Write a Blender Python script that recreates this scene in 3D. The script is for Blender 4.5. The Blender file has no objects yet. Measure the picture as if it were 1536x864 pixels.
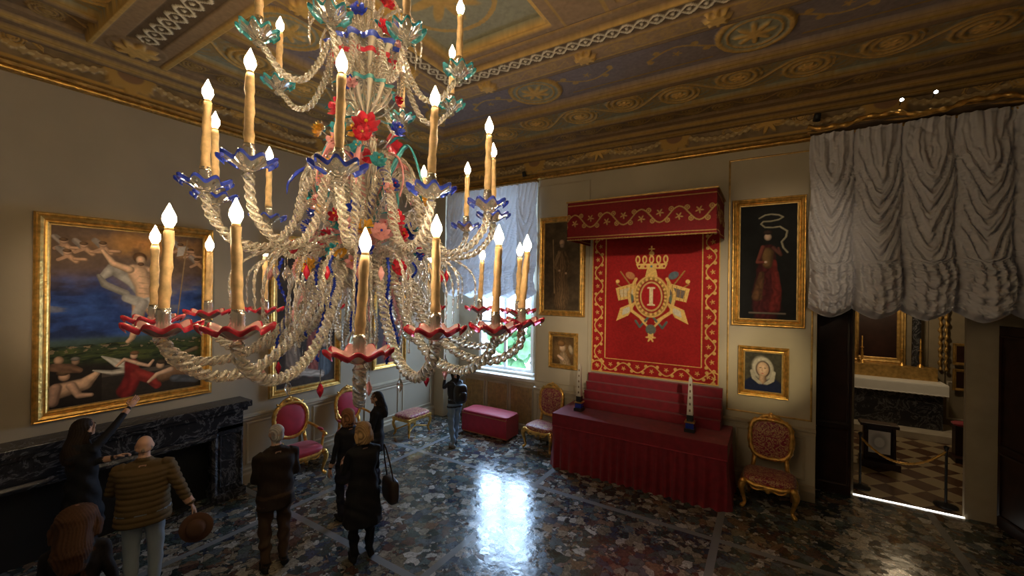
import bpy, numpy as np, math, bmesh
from mathutils import Vector, Matrix, kdtree, noise
rng=np.random.RandomState(7)
SC=bpy.context.scene; CO=bpy.context.collection
PI=math.pi
def A(*a): return np.array(a,float)
def nrm(v): v=np.asarray(v,float); return v/(np.linalg.norm(v)+1e-12)
# ------------------------------------------------------------------ materials
def newmat(name):
    m=bpy.data.materials.new(name); m.use_nodes=True; nt=m.node_tree
    b=nt.nodes['Principled BSDF']; return m,nt,b
def N(nt,t,**k):
    n=nt.nodes.new(t)
    for a,v in k.items():
        if a in n.inputs: n.inputs[a].default_value=v
        else: setattr(n,a,v)
    return n
def setp(b,**k):
    for a,v in k.items():
        a=a.replace('_',' ')
        if a in b.inputs: b.inputs[a].default_value=v
def coords(nt,scale=(1,1,1)):
    tc=N(nt,'ShaderNodeTexCoord'); mp=N(nt,'ShaderNodeMapping'); mp.inputs['Scale'].default_value=scale
    nt.links.new(tc.outputs['Object'],mp.inputs[0]); return mp.outputs[0]
def ramp(nt,fac,stops,const=False):
    r=N(nt,'ShaderNodeValToRGB'); cr=r.color_ramp
    if const: cr.interpolation='CONSTANT'
    while len(cr.elements)<len(stops): cr.elements.new(0.5)
    for e,(p,c) in zip(cr.elements,stops): e.position=p; e.color=(*c[:3],1)
    nt.links.new(fac,r.inputs[0]); return r.outputs[0]
def addbump(nt,b,scale,strength,dist=0.01,sc=(1,1,1),detail=4):
    co=coords(nt,sc); n=N(nt,'ShaderNodeTexNoise',Scale=scale,Detail=detail)
    nt.links.new(co,n.inputs['Vector']); bp=N(nt,'ShaderNodeBump',Strength=strength,Distance=dist)
    nt.links.new(n.outputs[0],bp.inputs['Height']); nt.links.new(bp.outputs[0],b.inputs['Normal'])
def simple(name,c,rough=.5,metal=0,var=0.15,vs=4,bump=None,**k):
    m,nt,b=newmat(name); setp(b,Roughness=rough,Metallic=metal,**k)
    co=coords(nt); n=N(nt,'ShaderNodeTexNoise',Scale=vs,Detail=5); nt.links.new(co,n.inputs['Vector'])
    c=np.array(c[:3]); col=ramp(nt,n.outputs[0],[(0.3,tuple(c*(1-var))),(0.7,tuple(np.minimum(c*(1+var),1)))])
    nt.links.new(col,b.inputs['Base Color'])
    if bump: addbump(nt,b,*bump)
    return m
def vcol(name,rough=.6,metal=0,bump=None,**k):
    m,nt,b=newmat(name); setp(b,Roughness=rough,Metallic=metal,**k)
    a=N(nt,'ShaderNodeAttribute',attribute_name='Col'); nt.links.new(a.outputs[0],b.inputs['Base Color'])
    if bump: addbump(nt,b,*bump)
    return m
def emis(name,c,s):
    m,nt,b=newmat(name); setp(b,Base_Color=(0,0,0,1),Emission_Color=(*c,1),Emission_Strength=s); return m
M={}
M['wall']=simple('plaster_wall',(.42,.365,.27),.85,var=.07,vs=1.2,bump=(60,.15,.005),Specular_IOR_Level=.2)
M['wallw']=simple('west_plaster_shaded',(.33,.275,.20),.85,var=.07,vs=1.2,bump=(60,.15,.005),Specular_IOR_Level=.2)  # plaster_wall toned down; the west side's dimmer light put into the base colour
M['trimwall']=simple('painted_trim',(.38,.32,.225),.6,var=.08,Specular_IOR_Level=.3)
M['gold']=simple('gilt_wood',(.72,.42,.11),.36,.85,var=.35,vs=14,bump=(35,.5,.01))
M['golddull']=simple('old_gilding',(.42,.26,.08),.45,.6,var=.35,vs=12,bump=(30,.6,.01))
M['brown']=simple('brown_wood',(.12,.075,.04),.55,var=.3,vs=6)
M['darkwood']=simple('dark_wood',(.024,.009,.006),.4,var=.4,vs=5,Specular_IOR_Level=.3)
M['black']=simple('black_metal',(.012,.012,.013),.4)
M['red']=simple('red_velvet',(.19,.004,.014),.75,var=.2,vs=9,bump=(120,.25,.003),Sheen_Weight=.12)
M['redup']=simple('red_upholstery',(.34,.008,.028),.6,var=.15,vs=9,Sheen_Weight=.2)
M['white']=simple('white_paint',(.75,.75,.73),.5,var=.04)
M['paint']=vcol('oil_painting',.6,Specular_IOR_Level=.15)
M['cloth']=vcol('embroidered_cloth',.7,bump=(150,.2,.003),Specular_IOR_Level=.2)
M['ceil']=vcol('painted_plaster_relief',.7,Specular_IOR_Level=.15)
M['skin']=vcol('figure_cloth_and_skin',.8,bump=(45,.35,.006),Specular_IOR_Level=.25)
M['stone']=simple('pale_stone',(.50,.45,.37),.4,var=.2)
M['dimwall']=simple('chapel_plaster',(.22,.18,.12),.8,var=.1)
M['silver']=simple('silver',(.75,.73,.70),.22,.9,var=.1)
M['candle']=simple('wax_candle',(.64,.43,.20),.5,var=.3,vs=20,Emission_Color=(1,.55,.2,1),Emission_Strength=.05)  # weak emission put into the wax for the glow below the flame
M['flame']=emis('flame_bulb',(1,.76,.45),160)
M['led']=emis('led_strip',(1,.95,.85),5)
M['spotlamp']=emis('spot_lamp_face',(1,.95,.85),30)
M['leather']=simple('leather',(.03,.018,.012),.4)
def glass(name,c,ridge,tr=.93,trr=.5,rough=.05):
    m,nt,b=newmat(name); setp(b,Roughness=rough,IOR=1.45)
    a=N(nt,'ShaderNodeAttribute',attribute_name='Col'); sp=N(nt,'ShaderNodeSeparateColor'); nt.links.new(a.outputs[0],sp.inputs[0])
    mr=N(nt,'ShaderNodeMapRange'); nt.links.new(sp.outputs[0],mr.inputs[0]); mr.inputs[3].default_value=trr; mr.inputs[4].default_value=tr
    nt.links.new(mr.outputs[0],b.inputs['Transmission Weight'])
    cc=ramp(nt,sp.outputs[0],[(0,ridge),(1,c)]); nt.links.new(cc,b.inputs['Base Color']); return m  # ridge colour is a painted highlight for the rib crests
M['glass']=glass('clear_murano_glass',(1,.95,.85),(.98,.86,.68),.92,.40)
M['gred']=glass('red_glass',(.62,.03,.06),(.75,.08,.1),.35,.25)
M['gpink']=glass('pink_glass',(.92,.46,.45),(.85,.30,.33),.45,.3)
M['gblue']=glass('blue_glass',(.03,.06,.50),(.1,.15,.65),.38,.3)
M['gteal']=glass('teal_glass',(.05,.36,.42),(.2,.6,.6),.5,.4)
M['gyel']=glass('yellow_glass',(.85,.45,.06),(.9,.6,.1),.3,.3)
def damask():
    m,nt,b=newmat('red_gold_damask'); setp(b,Roughness=.55,Sheen_Weight=.15)
    co=coords(nt); n=N(nt,'ShaderNodeTexNoise',Scale=11,Detail=2,Distortion=2.5); nt.links.new(co,n.inputs['Vector'])
    c=ramp(nt,n.outputs[0],[(.0,(.20,.006,.03)),(.47,(.22,.01,.035)),(.50,(.48,.30,.13)),(.56,(.42,.24,.11)),(.60,(.19,.006,.03))])
    nt.links.new(c,b.inputs['Base Color']); return m
M['damask']=damask()
def marble():
    m,nt,b=newmat('black_veined_marble'); setp(b,Roughness=.25)
    co=coords(nt); n=N(nt,'ShaderNodeTexNoise',Scale=2.2,Detail=8,Roughness=.65,Distortion=2.2); nt.links.new(co,n.inputs['Vector'])
    c=ramp(nt,n.outputs[0],[(0,(.010,.010,.013)),(.47,(.018,.018,.022)),(.505,(.12,.12,.13)),(.53,(.024,.024,.028)),(.62,(.012,.012,.015)),(.66,(.07,.07,.08)),(.69,(.016,.016,.02))])
    nt.links.new(c,b.inputs['Base Color']); return m
M['marble']=marble()
def floormat():
    m,nt,b=newmat('opus_sectile_marble_floor'); L=nt.links
    co=coords(nt)
    dn=N(nt,'ShaderNodeTexNoise',Scale=5,Detail=3); L.new(co,dn.inputs['Vector'])
    mx=N(nt,'ShaderNodeMix',data_type='RGBA'); mx.inputs[0].default_value=.045; L.new(co,mx.inputs[6]); L.new(dn.outputs[1],mx.inputs[7])
    def layer(sc,rot):
        mp=N(nt,'ShaderNodeMapping'); mp.inputs['Rotation'].default_value=(0,0,rot); L.new(mx.outputs[2],mp.inputs[0])
        v=N(nt,'ShaderNodeTexVoronoi',Scale=sc); v.distance='MANHATTAN'; L.new(mp.outputs[0],v.inputs['Vector'])
        v2=N(nt,'ShaderNodeTexVoronoi',Scale=sc); v2.distance='MANHATTAN'; v2.feature='F2'; L.new(mp.outputs[0],v2.inputs['Vector'])
        d=N(nt,'ShaderNodeMath',operation='SUBTRACT'); L.new(v2.outputs['Distance'],d.inputs[0]); L.new(v.outputs['Distance'],d.inputs[1])
        sp=N(nt,'ShaderNodeSeparateColor'); L.new(v.outputs['Color'],sp.inputs[0]); return sp,d.outputs[0]
    sp,e=layer(8.5,.5)
    sp2,e2=layer(17.0,1.1)
    pal=[(0,(.03,.042,.040)),(.10,(.16,.14,.10)),(.22,(.05,.07,.065)),(.32,(.24,.21,.16)),(.42,(.09,.05,.04)),(.50,(.09,.11,.125)),(.60,(.035,.045,.07)),(.68,(.17,.11,.075)),(.76,(.32,.30,.26)),(.84,(.08,.11,.11)),(.93,(.40,.39,.36))]
    p1=ramp(nt,sp.outputs[0],pal,True); p2=ramp(nt,sp2.outputs[1],pal,True)
    pick=N(nt,'ShaderNodeMath',operation='GREATER_THAN'); L.new(sp.outputs[2],pick.inputs[0]); pick.inputs[1].default_value=.5
    m12=N(nt,'ShaderNodeMix',data_type='RGBA'); L.new(pick.outputs[0],m12.inputs[0]); L.new(p1,m12.inputs[6]); L.new(p2,m12.inputs[7])
    n2=N(nt,'ShaderNodeTexNoise',Scale=18,Detail=6,Distortion=1.5); L.new(co,n2.inputs['Vector'])
    vr=ramp(nt,n2.outputs[0],[(.3,(.5,.5,.5)),(.7,(1.4,1.4,1.4))])
    mu=N(nt,'ShaderNodeMix',data_type='RGBA',blend_type='MULTIPLY'); mu.inputs[0].default_value=1; L.new(m12.outputs[2],mu.inputs[6]); L.new(vr,mu.inputs[7])
    gm=ramp(nt,e,[(0,(1,1,1)),(.03,(1,1,1)),(.05,(0,0,0))]); gm2=ramp(nt,e2,[(0,(1,1,1)),(.05,(1,1,1)),(.08,(0,0,0))])
    k2=N(nt,'ShaderNodeMath',operation='MULTIPLY'); L.new(gm2,k2.inputs[0]); L.new(pick.outputs[0],k2.inputs[1])
    km=N(nt,'ShaderNodeMath',operation='MAXIMUM'); L.new(k2.outputs[0],km.inputs[0]); L.new(gm,km.inputs[1])
    g=N(nt,'ShaderNodeMix',data_type='RGBA'); L.new(km.outputs[0],g.inputs[0]); L.new(mu.outputs[2],g.inputs[6]); g.inputs[7].default_value=(.03,.03,.03,1)
    sx=N(nt,'ShaderNodeSeparateXYZ'); L.new(co,sx.inputs[0])
    def band(out,c,w):
        s=N(nt,'ShaderNodeMath',operation='SUBTRACT'); L.new(out,s.inputs[0]); s.inputs[1].default_value=c
        a=N(nt,'ShaderNodeMath',operation='ABSOLUTE'); L.new(s.outputs[0],a.inputs[0])
        l=N(nt,'ShaderNodeMath',operation='LESS_THAN'); L.new(a.outputs[0],l.inputs[0]); l.inputs[1].default_value=w; return l.outputs[0]
    cur=None
    for o,c in ((1,6.45),(1,3.6),(1,.7),(0,-6.35),(0,-3.5),(0,-.6),(0,2.2)):
        q=band(sx.outputs[o],c,.05)
        if cur is None: cur=q
        else:
            k=N(nt,'ShaderNodeMath',operation='MAXIMUM'); L.new(cur,k.inputs[0]); L.new(q,k.inputs[1]); cur=k.outputs[0]
    g2=N(nt,'ShaderNodeMix',data_type='RGBA'); L.new(cur,g2.inputs[0]); L.new(g.outputs[2],g2.inputs[6]); g2.inputs[7].default_value=(.19,.20,.21,1)
    L.new(g2.outputs[2],b.inputs['Base Color'])
    rr=N(nt,'ShaderNodeMapRange'); L.new(sp.outputs[1],rr.inputs[0]); rr.inputs[3].default_value=.09; rr.inputs[4].default_value=.24
    L.new(rr.outputs[0],b.inputs['Roughness']); setp(b,Specular_IOR_Level=.65)
    n3=N(nt,'ShaderNodeTexNoise',Scale=6,Detail=4); L.new(co,n3.inputs['Vector'])
    bp=N(nt,'ShaderNodeBump',Strength=.22,Distance=.02); L.new(n3.outputs[0],bp.inputs['Height']); L.new(bp.outputs[0],b.inputs['Normal'])
    return m
M['floor']=floormat()
def sheer(name,c,tl_):
    m=bpy.data.materials.new(name); m.use_nodes=True; nt=m.node_tree; nt.nodes.clear()
    o=N(nt,'ShaderNodeOutputMaterial'); d=N(nt,'ShaderNodeBsdfDiffuse',Color=(*c,1)); t=N(nt,'ShaderNodeBsdfTranslucent',Color=(*c,1))
    x=N(nt,'ShaderNodeMixShader'); x.inputs[0].default_value=tl_
    nt.links.new(d.outputs[0],x.inputs[1]); nt.links.new(t.outputs[0],x.inputs[2]); nt.links.new(x.outputs[0],o.inputs[0]); return m
M['sheer']=sheer('white_curtain_silk',(.62,.60,.63),.12)
M['sheer2']=sheer('white_sheer_curtain',(.70,.70,.72),.06)
def checker():
    m,nt,b=newmat('chapel_inlaid_marble'); setp(b,Roughness=.25)
    tc=N(nt,'ShaderNodeTexCoord'); mp=N(nt,'ShaderNodeMapping'); mp.inputs['Rotation'].default_value=(0,0,.78); nt.links.new(tc.outputs['Object'],mp.inputs[0])
    c=N(nt,'ShaderNodeTexChecker',Scale=2.6,Color1=(.30,.24,.15,1),Color2=(.09,.045,.025,1)); nt.links.new(mp.outputs[0],c.inputs['Vector'])
    nt.links.new(c.outputs[0],b.inputs['Base Color']); return m
M['checker']=checker()
# ------------------------------------------------------------------ mesh builder
class MB:
    def __init__(s,name): s.name=name; s.V=[];s.C=[];s.F=[];s.mats=[];s.n=0;s.M=np.eye(4);s.col=(1,1,1)
    def at(s,loc=(0,0,0),rz=0,R=None,sc=1):
        m=np.eye(4)
        if R is not None: m[:3,:3]=np.array(R)
        else: c,q=math.cos(rz),math.sin(rz); m[:3,:3]=[[c,-q,0],[q,c,0],[0,0,1]]
        m[:3,:3]*=sc; m[:3,3]=loc; s.M=m; return s
    def add(s,v,f,mat,smooth=True,col=None):
        v=np.asarray(v,float).reshape(-1,3); v=v@s.M[:3,:3].T+s.M[:3,3]
        f=np.asarray(f,int)
        if mat not in s.mats: s.mats.append(mat)
        if col is None: col=s.col
        c=np.asarray(col,float)
        if c.ndim==1: c=np.tile(c,(len(v),1))
        s.V.append(v);s.C.append(c.reshape(-1,3)); s.F.append((f+s.n,s.mats.index(mat),smooth)); s.n+=len(v)
    def grid(s,P,mat,smooth=True,col=None,cu=False,flip=False):
        P=np.asarray(P); a,b=P.shape[:2]; i=np.arange(a*b).reshape(a,b)
        if cu: i=np.concatenate([i,i[:,:1]],1)
        q=np.stack([i[:-1,:-1],i[:-1,1:],i[1:,1:],i[1:,:-1]],-1).reshape(-1,4)
        if flip: q=q[:,::-1]
        s.add(P.reshape(-1,3),q,mat,smooth,None if col is None else np.asarray(col).reshape(-1,3) if np.asarray(col).ndim>1 else col)
    def box(s,c,sz,mat,rz=0,col=None):
        h=np.array(sz)/2.; v=np.array([[x,y,z] for x in(-1,1) for y in(-1,1) for z in(-1,1)])*h
        if rz: k,q=math.cos(rz),math.sin(rz); v=v@np.array([[k,q,0],[-q,k,0],[0,0,1]])
        s.add(v+np.array(c),[[0,1,3,2],[4,6,7,5],[0,4,5,1],[2,3,7,6],[0,2,6,4],[1,5,7,3]],mat,False,col)
    def bb(s,x0,x1,y0,y1,z0,z1,mat): s.box(((x0+x1)/2,(y0+y1)/2,(z0+z1)/2),(abs(x1-x0),abs(y1-y0),abs(z1-z0)),mat)
    def lathe(s,prof,c=(0,0,0),mat=None,segs=20,sn=0,sa=None,sz=None,R=None,col=None,smooth=True):
        pr=np.array(prof,float); ph=np.arange(segs)*2*PI/segs
        sa=np.zeros(len(pr)) if sa is None else np.array(sa); sz=np.zeros(len(pr)) if sz is None else np.array(sz)
        w=np.cos(sn*ph); r=pr[:,0:1]*(1+sa[:,None]*w); z=pr[:,1:2]+sz[:,None]*w
        P=np.stack([r*np.cos(ph),r*np.sin(ph),z+0*r],-1)
        if R is not None: P=P@np.array(R).T
        s.grid(P+np.array(c),mat,smooth,col,cu=True)
    def sweep(s,P,R,mat,segs=10,rib=None,closed=False,col=None,flat=None,cap=True,smooth=True):
        P=np.array(P,float); n=len(P); R=np.broadcast_to(np.array(R,float),(n,)).copy()
        if closed: T=np.roll(P,-1,0)-np.roll(P,1,0)
        else:
            T=np.gradient(P,axis=0)
        T/= (np.linalg.norm(T,axis=1,keepdims=True)+1e-12)
        up=A(0,0,1) if abs(T[0,2])<.9 else A(1,0,0)
        u=nrm(np.cross(up,T[0])); U=[]
        for i in range(n):
            u=nrm(u-T[i]*np.dot(u,T[i])); U.append(u)
        U=np.array(U); W=np.cross(T,U)
        ph=np.arange(segs)*2*PI/segs
        if rib:
            k,a,tw=rib; L=np.r_[0,np.cumsum(np.linalg.norm(np.diff(P,axis=0),axis=1))]
            cs=np.cos(k*(ph[None]+L[:,None]*tw)); rr=R[:,None]*(1+a*cs)
            if col is None and mat.name.endswith('glass'):
                q=1-(.5+.5*cs)**2.5; col=np.repeat(q[...,None],3,-1)  # crests painted paler and less clear, standing in for highlights
        else: rr=R[:,None]*np.ones(segs)
        fu,fw=(1,1) if flat is None else flat
        G=P[:,None]+fu*rr[...,None]*np.cos(ph)[None,:,None]*U[:,None]+fw*rr[...,None]*np.sin(ph)[None,:,None]*W[:,None]
        ca=(col is not None and np.ndim(col)==3)
        if closed:
            G=np.concatenate([G,G[:1]],0)
            if ca: col=np.concatenate([col,col[:1]],0)
        elif cap:
            G=np.concatenate([np.repeat(P[:1,None],segs,1),G,np.repeat(P[-1:,None],segs,1)],0)
            if ca: col=np.concatenate([col[:1],col,col[-1:]],0)
        s.grid(G,mat,smooth,col,cu=True)
    def ell(s,c,r,mat,segs=16,rings=9,R=None,col=None,e=1.0,e2=1.0):
        th=np.linspace(-PI/2,PI/2,rings); ph=np.arange(segs)*2*PI/segs
        f=lambda x,p:np.sign(x)*np.abs(x)**p
        ct=f(np.cos(th),e)[:,None]; P=np.stack([ct*f(np.cos(ph),e2),ct*f(np.sin(ph),e2),f(np.sin(th),e)[:,None]+0*ph],-1)*np.array(r)
        if R is not None: P=P@np.array(R).T
        s.grid(P+np.array(c),mat,True,col,cu=True)
    def loft(s,rings,mat,segs=24,col=None,p=2.0):
        ph=np.arange(segs)*2*PI/segs; r=np.array(rings,float)
        e=2./p; cx=np.sign(np.cos(ph))*np.abs(np.cos(ph))**e; sy=np.sign(np.sin(ph))*np.abs(np.sin(ph))**e
        r=np.concatenate([r[:1]*[1,1,1,0.01,0.01],r,r[-1:]*[1,1,1,0.01,0.01]],0)
        P=np.stack([r[:,1:2]+r[:,3:4]*cx,r[:,2:3]+r[:,4:5]*sy,r[:,0:1]+0*cx],-1); s.grid(P,mat,True,col,cu=True)
    def panel(s,O,U,V,w,h,nx,ny,func,mat):
        x=np.linspace(0,w,nx); y=np.linspace(0,h,ny); X,Y=np.meshgrid(x,y); c,z=func(X,Y)
        O,U,V=map(lambda q:np.array(q,float),(O,U,V)); Nn=np.cross(U,V)
        s.grid(O+X[...,None]*U+Y[...,None]*V+z[...,None]*Nn,mat,True,c)
    def frame(s,O,U,V,w,h,prof,mat):
        O,U,V=map(lambda q:np.array(q,float),(O,U,V)); Nn=np.cross(U,V); G=[]
        for d,z in prof:
            G.append([O-U*d-V*d+Nn*z,O+U*(w+d)-V*d+Nn*z,O+U*(w+d)+V*(h+d)+Nn*z,O-U*d+V*(h+d)+Nn*z])
        s.grid(np.array(G),mat,False,cu=True,flip=True)
    def build(s,recalc=False,bevel=0,parent=None):
        V=np.concatenate(s.V); C=np.concatenate(s.C); me=bpy.data.meshes.new(s.name)
        me.vertices.add(len(V)); me.vertices.foreach_set('co',V.ravel())
        li=np.concatenate([f.ravel() for f,_,_ in s.F]); tot=np.concatenate([np.full(len(f),f.shape[1]) for f,_,_ in s.F])
        mi=np.concatenate([np.full(len(f),m) for f,m,_ in s.F]); sm=np.concatenate([np.full(len(f),q) for f,_,q in s.F])
        me.loops.add(len(li)); me.loops.foreach_set('vertex_index',li); me.polygons.add(len(tot))
        me.polygons.foreach_set('loop_start',np.r_[0,np.cumsum(tot)[:-1]]); me.polygons.foreach_set('loop_total',tot)
        me.polygons.foreach_set('material_index',mi); me.polygons.foreach_set('use_smooth',sm.astype(bool))
        me.update(calc_edges=True); me.validate()
        if len(me.vertices)==len(C):
            a=me.color_attributes.new('Col','FLOAT_COLOR','POINT'); a.data.foreach_set('color',np.c_[C,np.ones(len(C))].ravel())
        for m in s.mats: me.materials.append(m)
        if recalc:
            bm=bmesh.new(); bm.from_mesh(me); bmesh.ops.recalc_face_normals(bm,faces=bm.faces); bm.to_mesh(me); bm.free()
        ob=bpy.data.objects.new(s.name,me); CO.objects.link(ob)
        if bevel: 
            b=ob.modifiers.new('b','BEVEL'); b.width=bevel; b.segments=2; b.limit_method='ANGLE'
        if parent is not None: ob.parent=parent
        return ob
def spline(pts,n):
    P=np.array(pts,float); m=len(P); P=np.concatenate([2*P[:1]-P[1:2],P,2*P[-1:]-P[-2:-1]]); out=[]
    for t in np.linspace(0,m-1-1e-9,n):
        i=int(t); f=t-i; a,b,c,d=P[i],P[i+1],P[i+2],P[i+3]
        out.append(.5*((2*b)+(-a+c)*f+(2*a-5*b+4*c-d)*f*f+(-a+3*b-3*c+d)*f**3))
    return np.array(out)
def vnoise(X,Y,sc,seed=0,oct=3):
    out=0; amp=1; tot=0
    for o in range(oct):
        r=np.random.RandomState(seed*13+o); T=r.rand(64,64); x=X*sc; y=Y*sc; xi=np.floor(x).astype(int); yi=np.floor(y).astype(int)
        fx=x-xi; fy=y-yi; fx=fx*fx*(3-2*fx); fy=fy*fy*(3-2*fy)
        g=lambda a,b:T[a%64,b%64]
        v=(g(xi,yi)*(1-fx)+g(xi+1,yi)*fx)*(1-fy)+(g(xi,yi+1)*(1-fx)+g(xi+1,yi+1)*fx)*fy
        out=out+amp*v; tot+=amp; amp*=.5; sc*=2
    return out/tot
def sst(e0,e1,x): t=np.clip((x-e0)/(e1-e0+1e-9),0,1); return t*t*(3-2*t)
class Cv:
    def __init__(s,X,Y,bg): s.X,s.Y=X,Y; s.C=np.ones(X.shape+(3,))*np.array(bg); s.vol=False
    def mix(s,m,c): m=np.clip(m,0,1)[...,None]; s.C=s.C*(1-m)+np.array(c)*m; return s
    def ell(s,cx,cy,rx,ry,c,rot=0,soft=.15,a=1):
        if s.vol and a==1 and max(rx,ry)<.2:
            s._e(cx,cy,rx,ry,np.array(c)*.42,rot,.2,1); s._e(cx-rx*.15,cy+ry*.12,rx*.8,ry*.82,np.array(c)*.85,rot,.35,1); return s._e(cx-rx*.25,cy+ry*.2,rx*.45,ry*.5,np.minimum(np.array(c)*1.2,1),rot,.8,.8)
        return s._e(cx,cy,rx,ry,c,rot,soft,a)
    def _e(s,cx,cy,rx,ry,c,rot=0,soft=.15,a=1):
        k,q=math.cos(rot),math.sin(rot); dx=s.X-cx; dy=s.Y-cy; u=(dx*k+dy*q)/rx; v=(-dx*q+dy*k)/ry
        return s.mix(a*(1-sst(1-soft,1+soft,np.sqrt(u*u+v*v))),c)
    def cap(s,pts,w,c,soft=.3,a=1):
        if np.isscalar(w): w=[w]*len(pts)
        w=list(w)+[w[-1]]*(len(pts)-len(w))
        if s.vol and max(w)>.012:
            c=np.array(c); s._c(pts,w,c*.40,.2,a); s._c([(x-.22*q,y+.15*q) for (x,y),q in zip(pts,w)],[q*.75 for q in w],c*.85,.35,a); return s._c([(x-.35*q,y+.25*q) for (x,y),q in zip(pts,w)],[q*.4 for q in w],np.minimum(c*1.2,1),.8,.8*a)
        return s._c(pts,w,c,soft,a)
    def _c(s,pts,w,c,soft,a):
        best=np.full(s.X.shape,9.)
        for i in range(len(pts)-1):
            x0,y0=pts[i];x1,y1=pts[i+1]; dx,dy=x1-x0,y1-y0; t=np.clip(((s.X-x0)*dx+(s.Y-y0)*dy)/(dx*dx+dy*dy+1e-9),0,1)
            d=np.hypot(s.X-x0-t*dx,s.Y-y0-t*dy)/(w[i]*(1-t)+w[i+1]*t); best=np.minimum(best,d)
        return s.mix(a*(1-sst(1-soft,1+soft,best)),c)
    def drape(s,pts,w,c,seed=1,fr=60):
        w=list(w); best=np.full(s.X.shape,9.); ac=np.zeros(s.X.shape)
        for i in range(len(pts)-1):
            x0,y0=pts[i];x1,y1=pts[i+1]; dx,dy=x1-x0,y1-y0; L=math.hypot(dx,dy); t=np.clip(((s.X-x0)*dx+(s.Y-y0)*dy)/(L*L+1e-9),0,1)
            d=np.hypot(s.X-x0-t*dx,s.Y-y0-t*dy)/(w[i]*(1-t)+w[i+1]*t); sd=((s.X-x0)*dy-(s.Y-y0)*dx)/L; k=d<best; best=np.where(k,d,best); ac=np.where(k,sd,ac)
        n=vnoise(s.X,s.Y,9,seed,2); sh=(.74+.24*np.sin(ac*fr*1.6+n*9)*(.5+.5*n))*(1.12-.42*sst(0,1,best)); m=(1-sst(.80,1.15,best+.35*(n-.5)))[...,None]
        s.C=s.C*(1-m)+np.array(c)*sh[...,None]*m; return s
    def poly(s,pts,c,a=1):
        n=len(pts); ins=np.zeros(s.X.shape,bool); j=n-1
        for i in range(n):
            xi,yi=pts[i];xj,yj=pts[j]
            cond=((yi>s.Y)!=(yj>s.Y))&(s.X<(xj-xi)*(s.Y-yi)/(yj-yi+1e-12)+xi); ins^=cond; j=i
        return s.mix(a*ins,c)
    def tex(s,sc,amp,seed=0): s.C=s.C*(1+amp*(vnoise(s.X,s.Y,sc,seed)-.5)*2)[...,None]; return s
GOLD=np.array([.62,.38,.11])
def star(dx,dy,R,k,ph=0,dep=.4):
    r=np.hypot(dx,dy); th=np.arctan2(dy,dx); return r/(R*((1-dep)+dep*np.cos(k*th+ph)))
def per(s,s0,L): return (s-s0+L/2)%L-L/2
def vine(s,t,L,Aa,w):
    m=1-sst(w*.7,w*1.1,np.abs(t-Aa*np.sin(2*PI*s/L))*np.cos(np.arctan(2*PI*Aa/L*np.cos(2*PI*s/L))))
    for s0,t0 in ((L*.25,-Aa*.35),(L*.75,Aa*.35)):
        dx=per(s,s0,L); m=np.maximum(m,1-sst(.85,1.1,star(dx,t-t0,Aa*.56,5,1,.4)))
    for s0,t0 in ((L*.05,Aa*.75),(L*.45,Aa*.8),(L*.55,-Aa*.75),(L*.95,-Aa*.8)):
        dx=per(s,s0,L); r=np.hypot(dx,t-t0); m=np.maximum(m,1-sst(w*.5,w*.9,np.abs(r-Aa*.28)))
        m=np.maximum(m,1-sst(.8,1.1,r/(w*1.3)))
    return m
def acanthus(s,t,L,Aa,w):
    y0=Aa*np.sin(2*PI*s/L); m=1-sst(w*.8,w*1.2,np.abs(t-y0)); h=m*.6
    for s0,t0,sg in ((L*.25,-Aa*.25,1),(L*.75,Aa*.25,-1)):
        dx=per(s,s0,L); dy=(t-t0)*sg; r=np.hypot(dx,dy); th=np.arctan2(dy,dx)
        sp=(r/(Aa*.34)-th/(2*PI))%1; q=(1-sst(.22,.34,np.abs(sp-.5)))*(r<Aa*1.15)*(r>Aa*.1)
        lf=(1-sst(.85,1.1,star(dx,dy,Aa*1.35,9,0,.22)))*(.45+.55*np.cos(9*th+r*30)**2)*(r>Aa*.8)
        ro=(1-sst(.85,1.1,star(dx,dy,Aa*.42,6,0,.25)))
        m=np.maximum(m,np.maximum(np.maximum(q,lf*.8),ro)); h=np.maximum(h,np.maximum(q*.8,ro))
    return m,h
# ------------------------------------------------------------------ room constants
XW,YN,HC,HZ=-7.80,8.51,6.10,6.66
XE,YS=4.6,-2.4
T=9.27
mb=MB('floor'); mb.bb(XW-.3,XE+.2,YS-.2,9.27,-.12,0,M['floor']); mb.build()
mb=MB('wall_west'); mb.bb(XW-.3,XW,YS-.2,YN+.9,0,6.95,M['wallw']); mb.build()
mb=MB('wall_south'); mb.bb(XW,XE,YS-.2,YS,0,6.95,M['wall']); mb.build()
mb=MB('wall_east'); mb.bb(XE,XE+.2,YS-.2,T,0,6.95,M['wall']); mb.build()
mb=MB('wall_north')
mb.bb(XW,-7.45,YN,T,0,6.95,M['wall']); mb.bb(-4.65,.68,YN,T,0,6.95,M['wall']); mb.bb(3.65,XE,YN,T,0,6.95,M['wall'])
mb.bb(-7.45,-4.65,YN,T,5.95,6.95,M['wall']); mb.bb(.68,3.65,YN,T,5.6,6.95,M['wall'])
mb.bb(-7.45,-4.65,T-.12,T,0,1.35,M['trimwall'])
mb.bb(-7.45,-6.75,T-.12,T,1.35,5.95,M['trimwall']); mb.bb(-5.05,-4.65,T-.12,T,1.35,5.95,M['trimwall'])
mb.bb(.68,1.27,T-.05,T+.03,0,5.6,M['trimwall']); mb.bb(2.62,3.65,T-.05,T+.03,0,5.6,M['trimwall']); mb.bb(1.27,2.62,T-.05,T+.03,3.6,5.6,M['trimwall'])
mb.build()
mb=MB('window_1')
x0,x1,z0,z1,y=-6.75,-5.05,1.35,5.9,T-.09
for a,b in((x0,x0+.08),(x1-.08,x1),(-5.94,-5.86)): mb.bb(a,b,y-.03,y+.04,z0,z1,M['white'])
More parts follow.
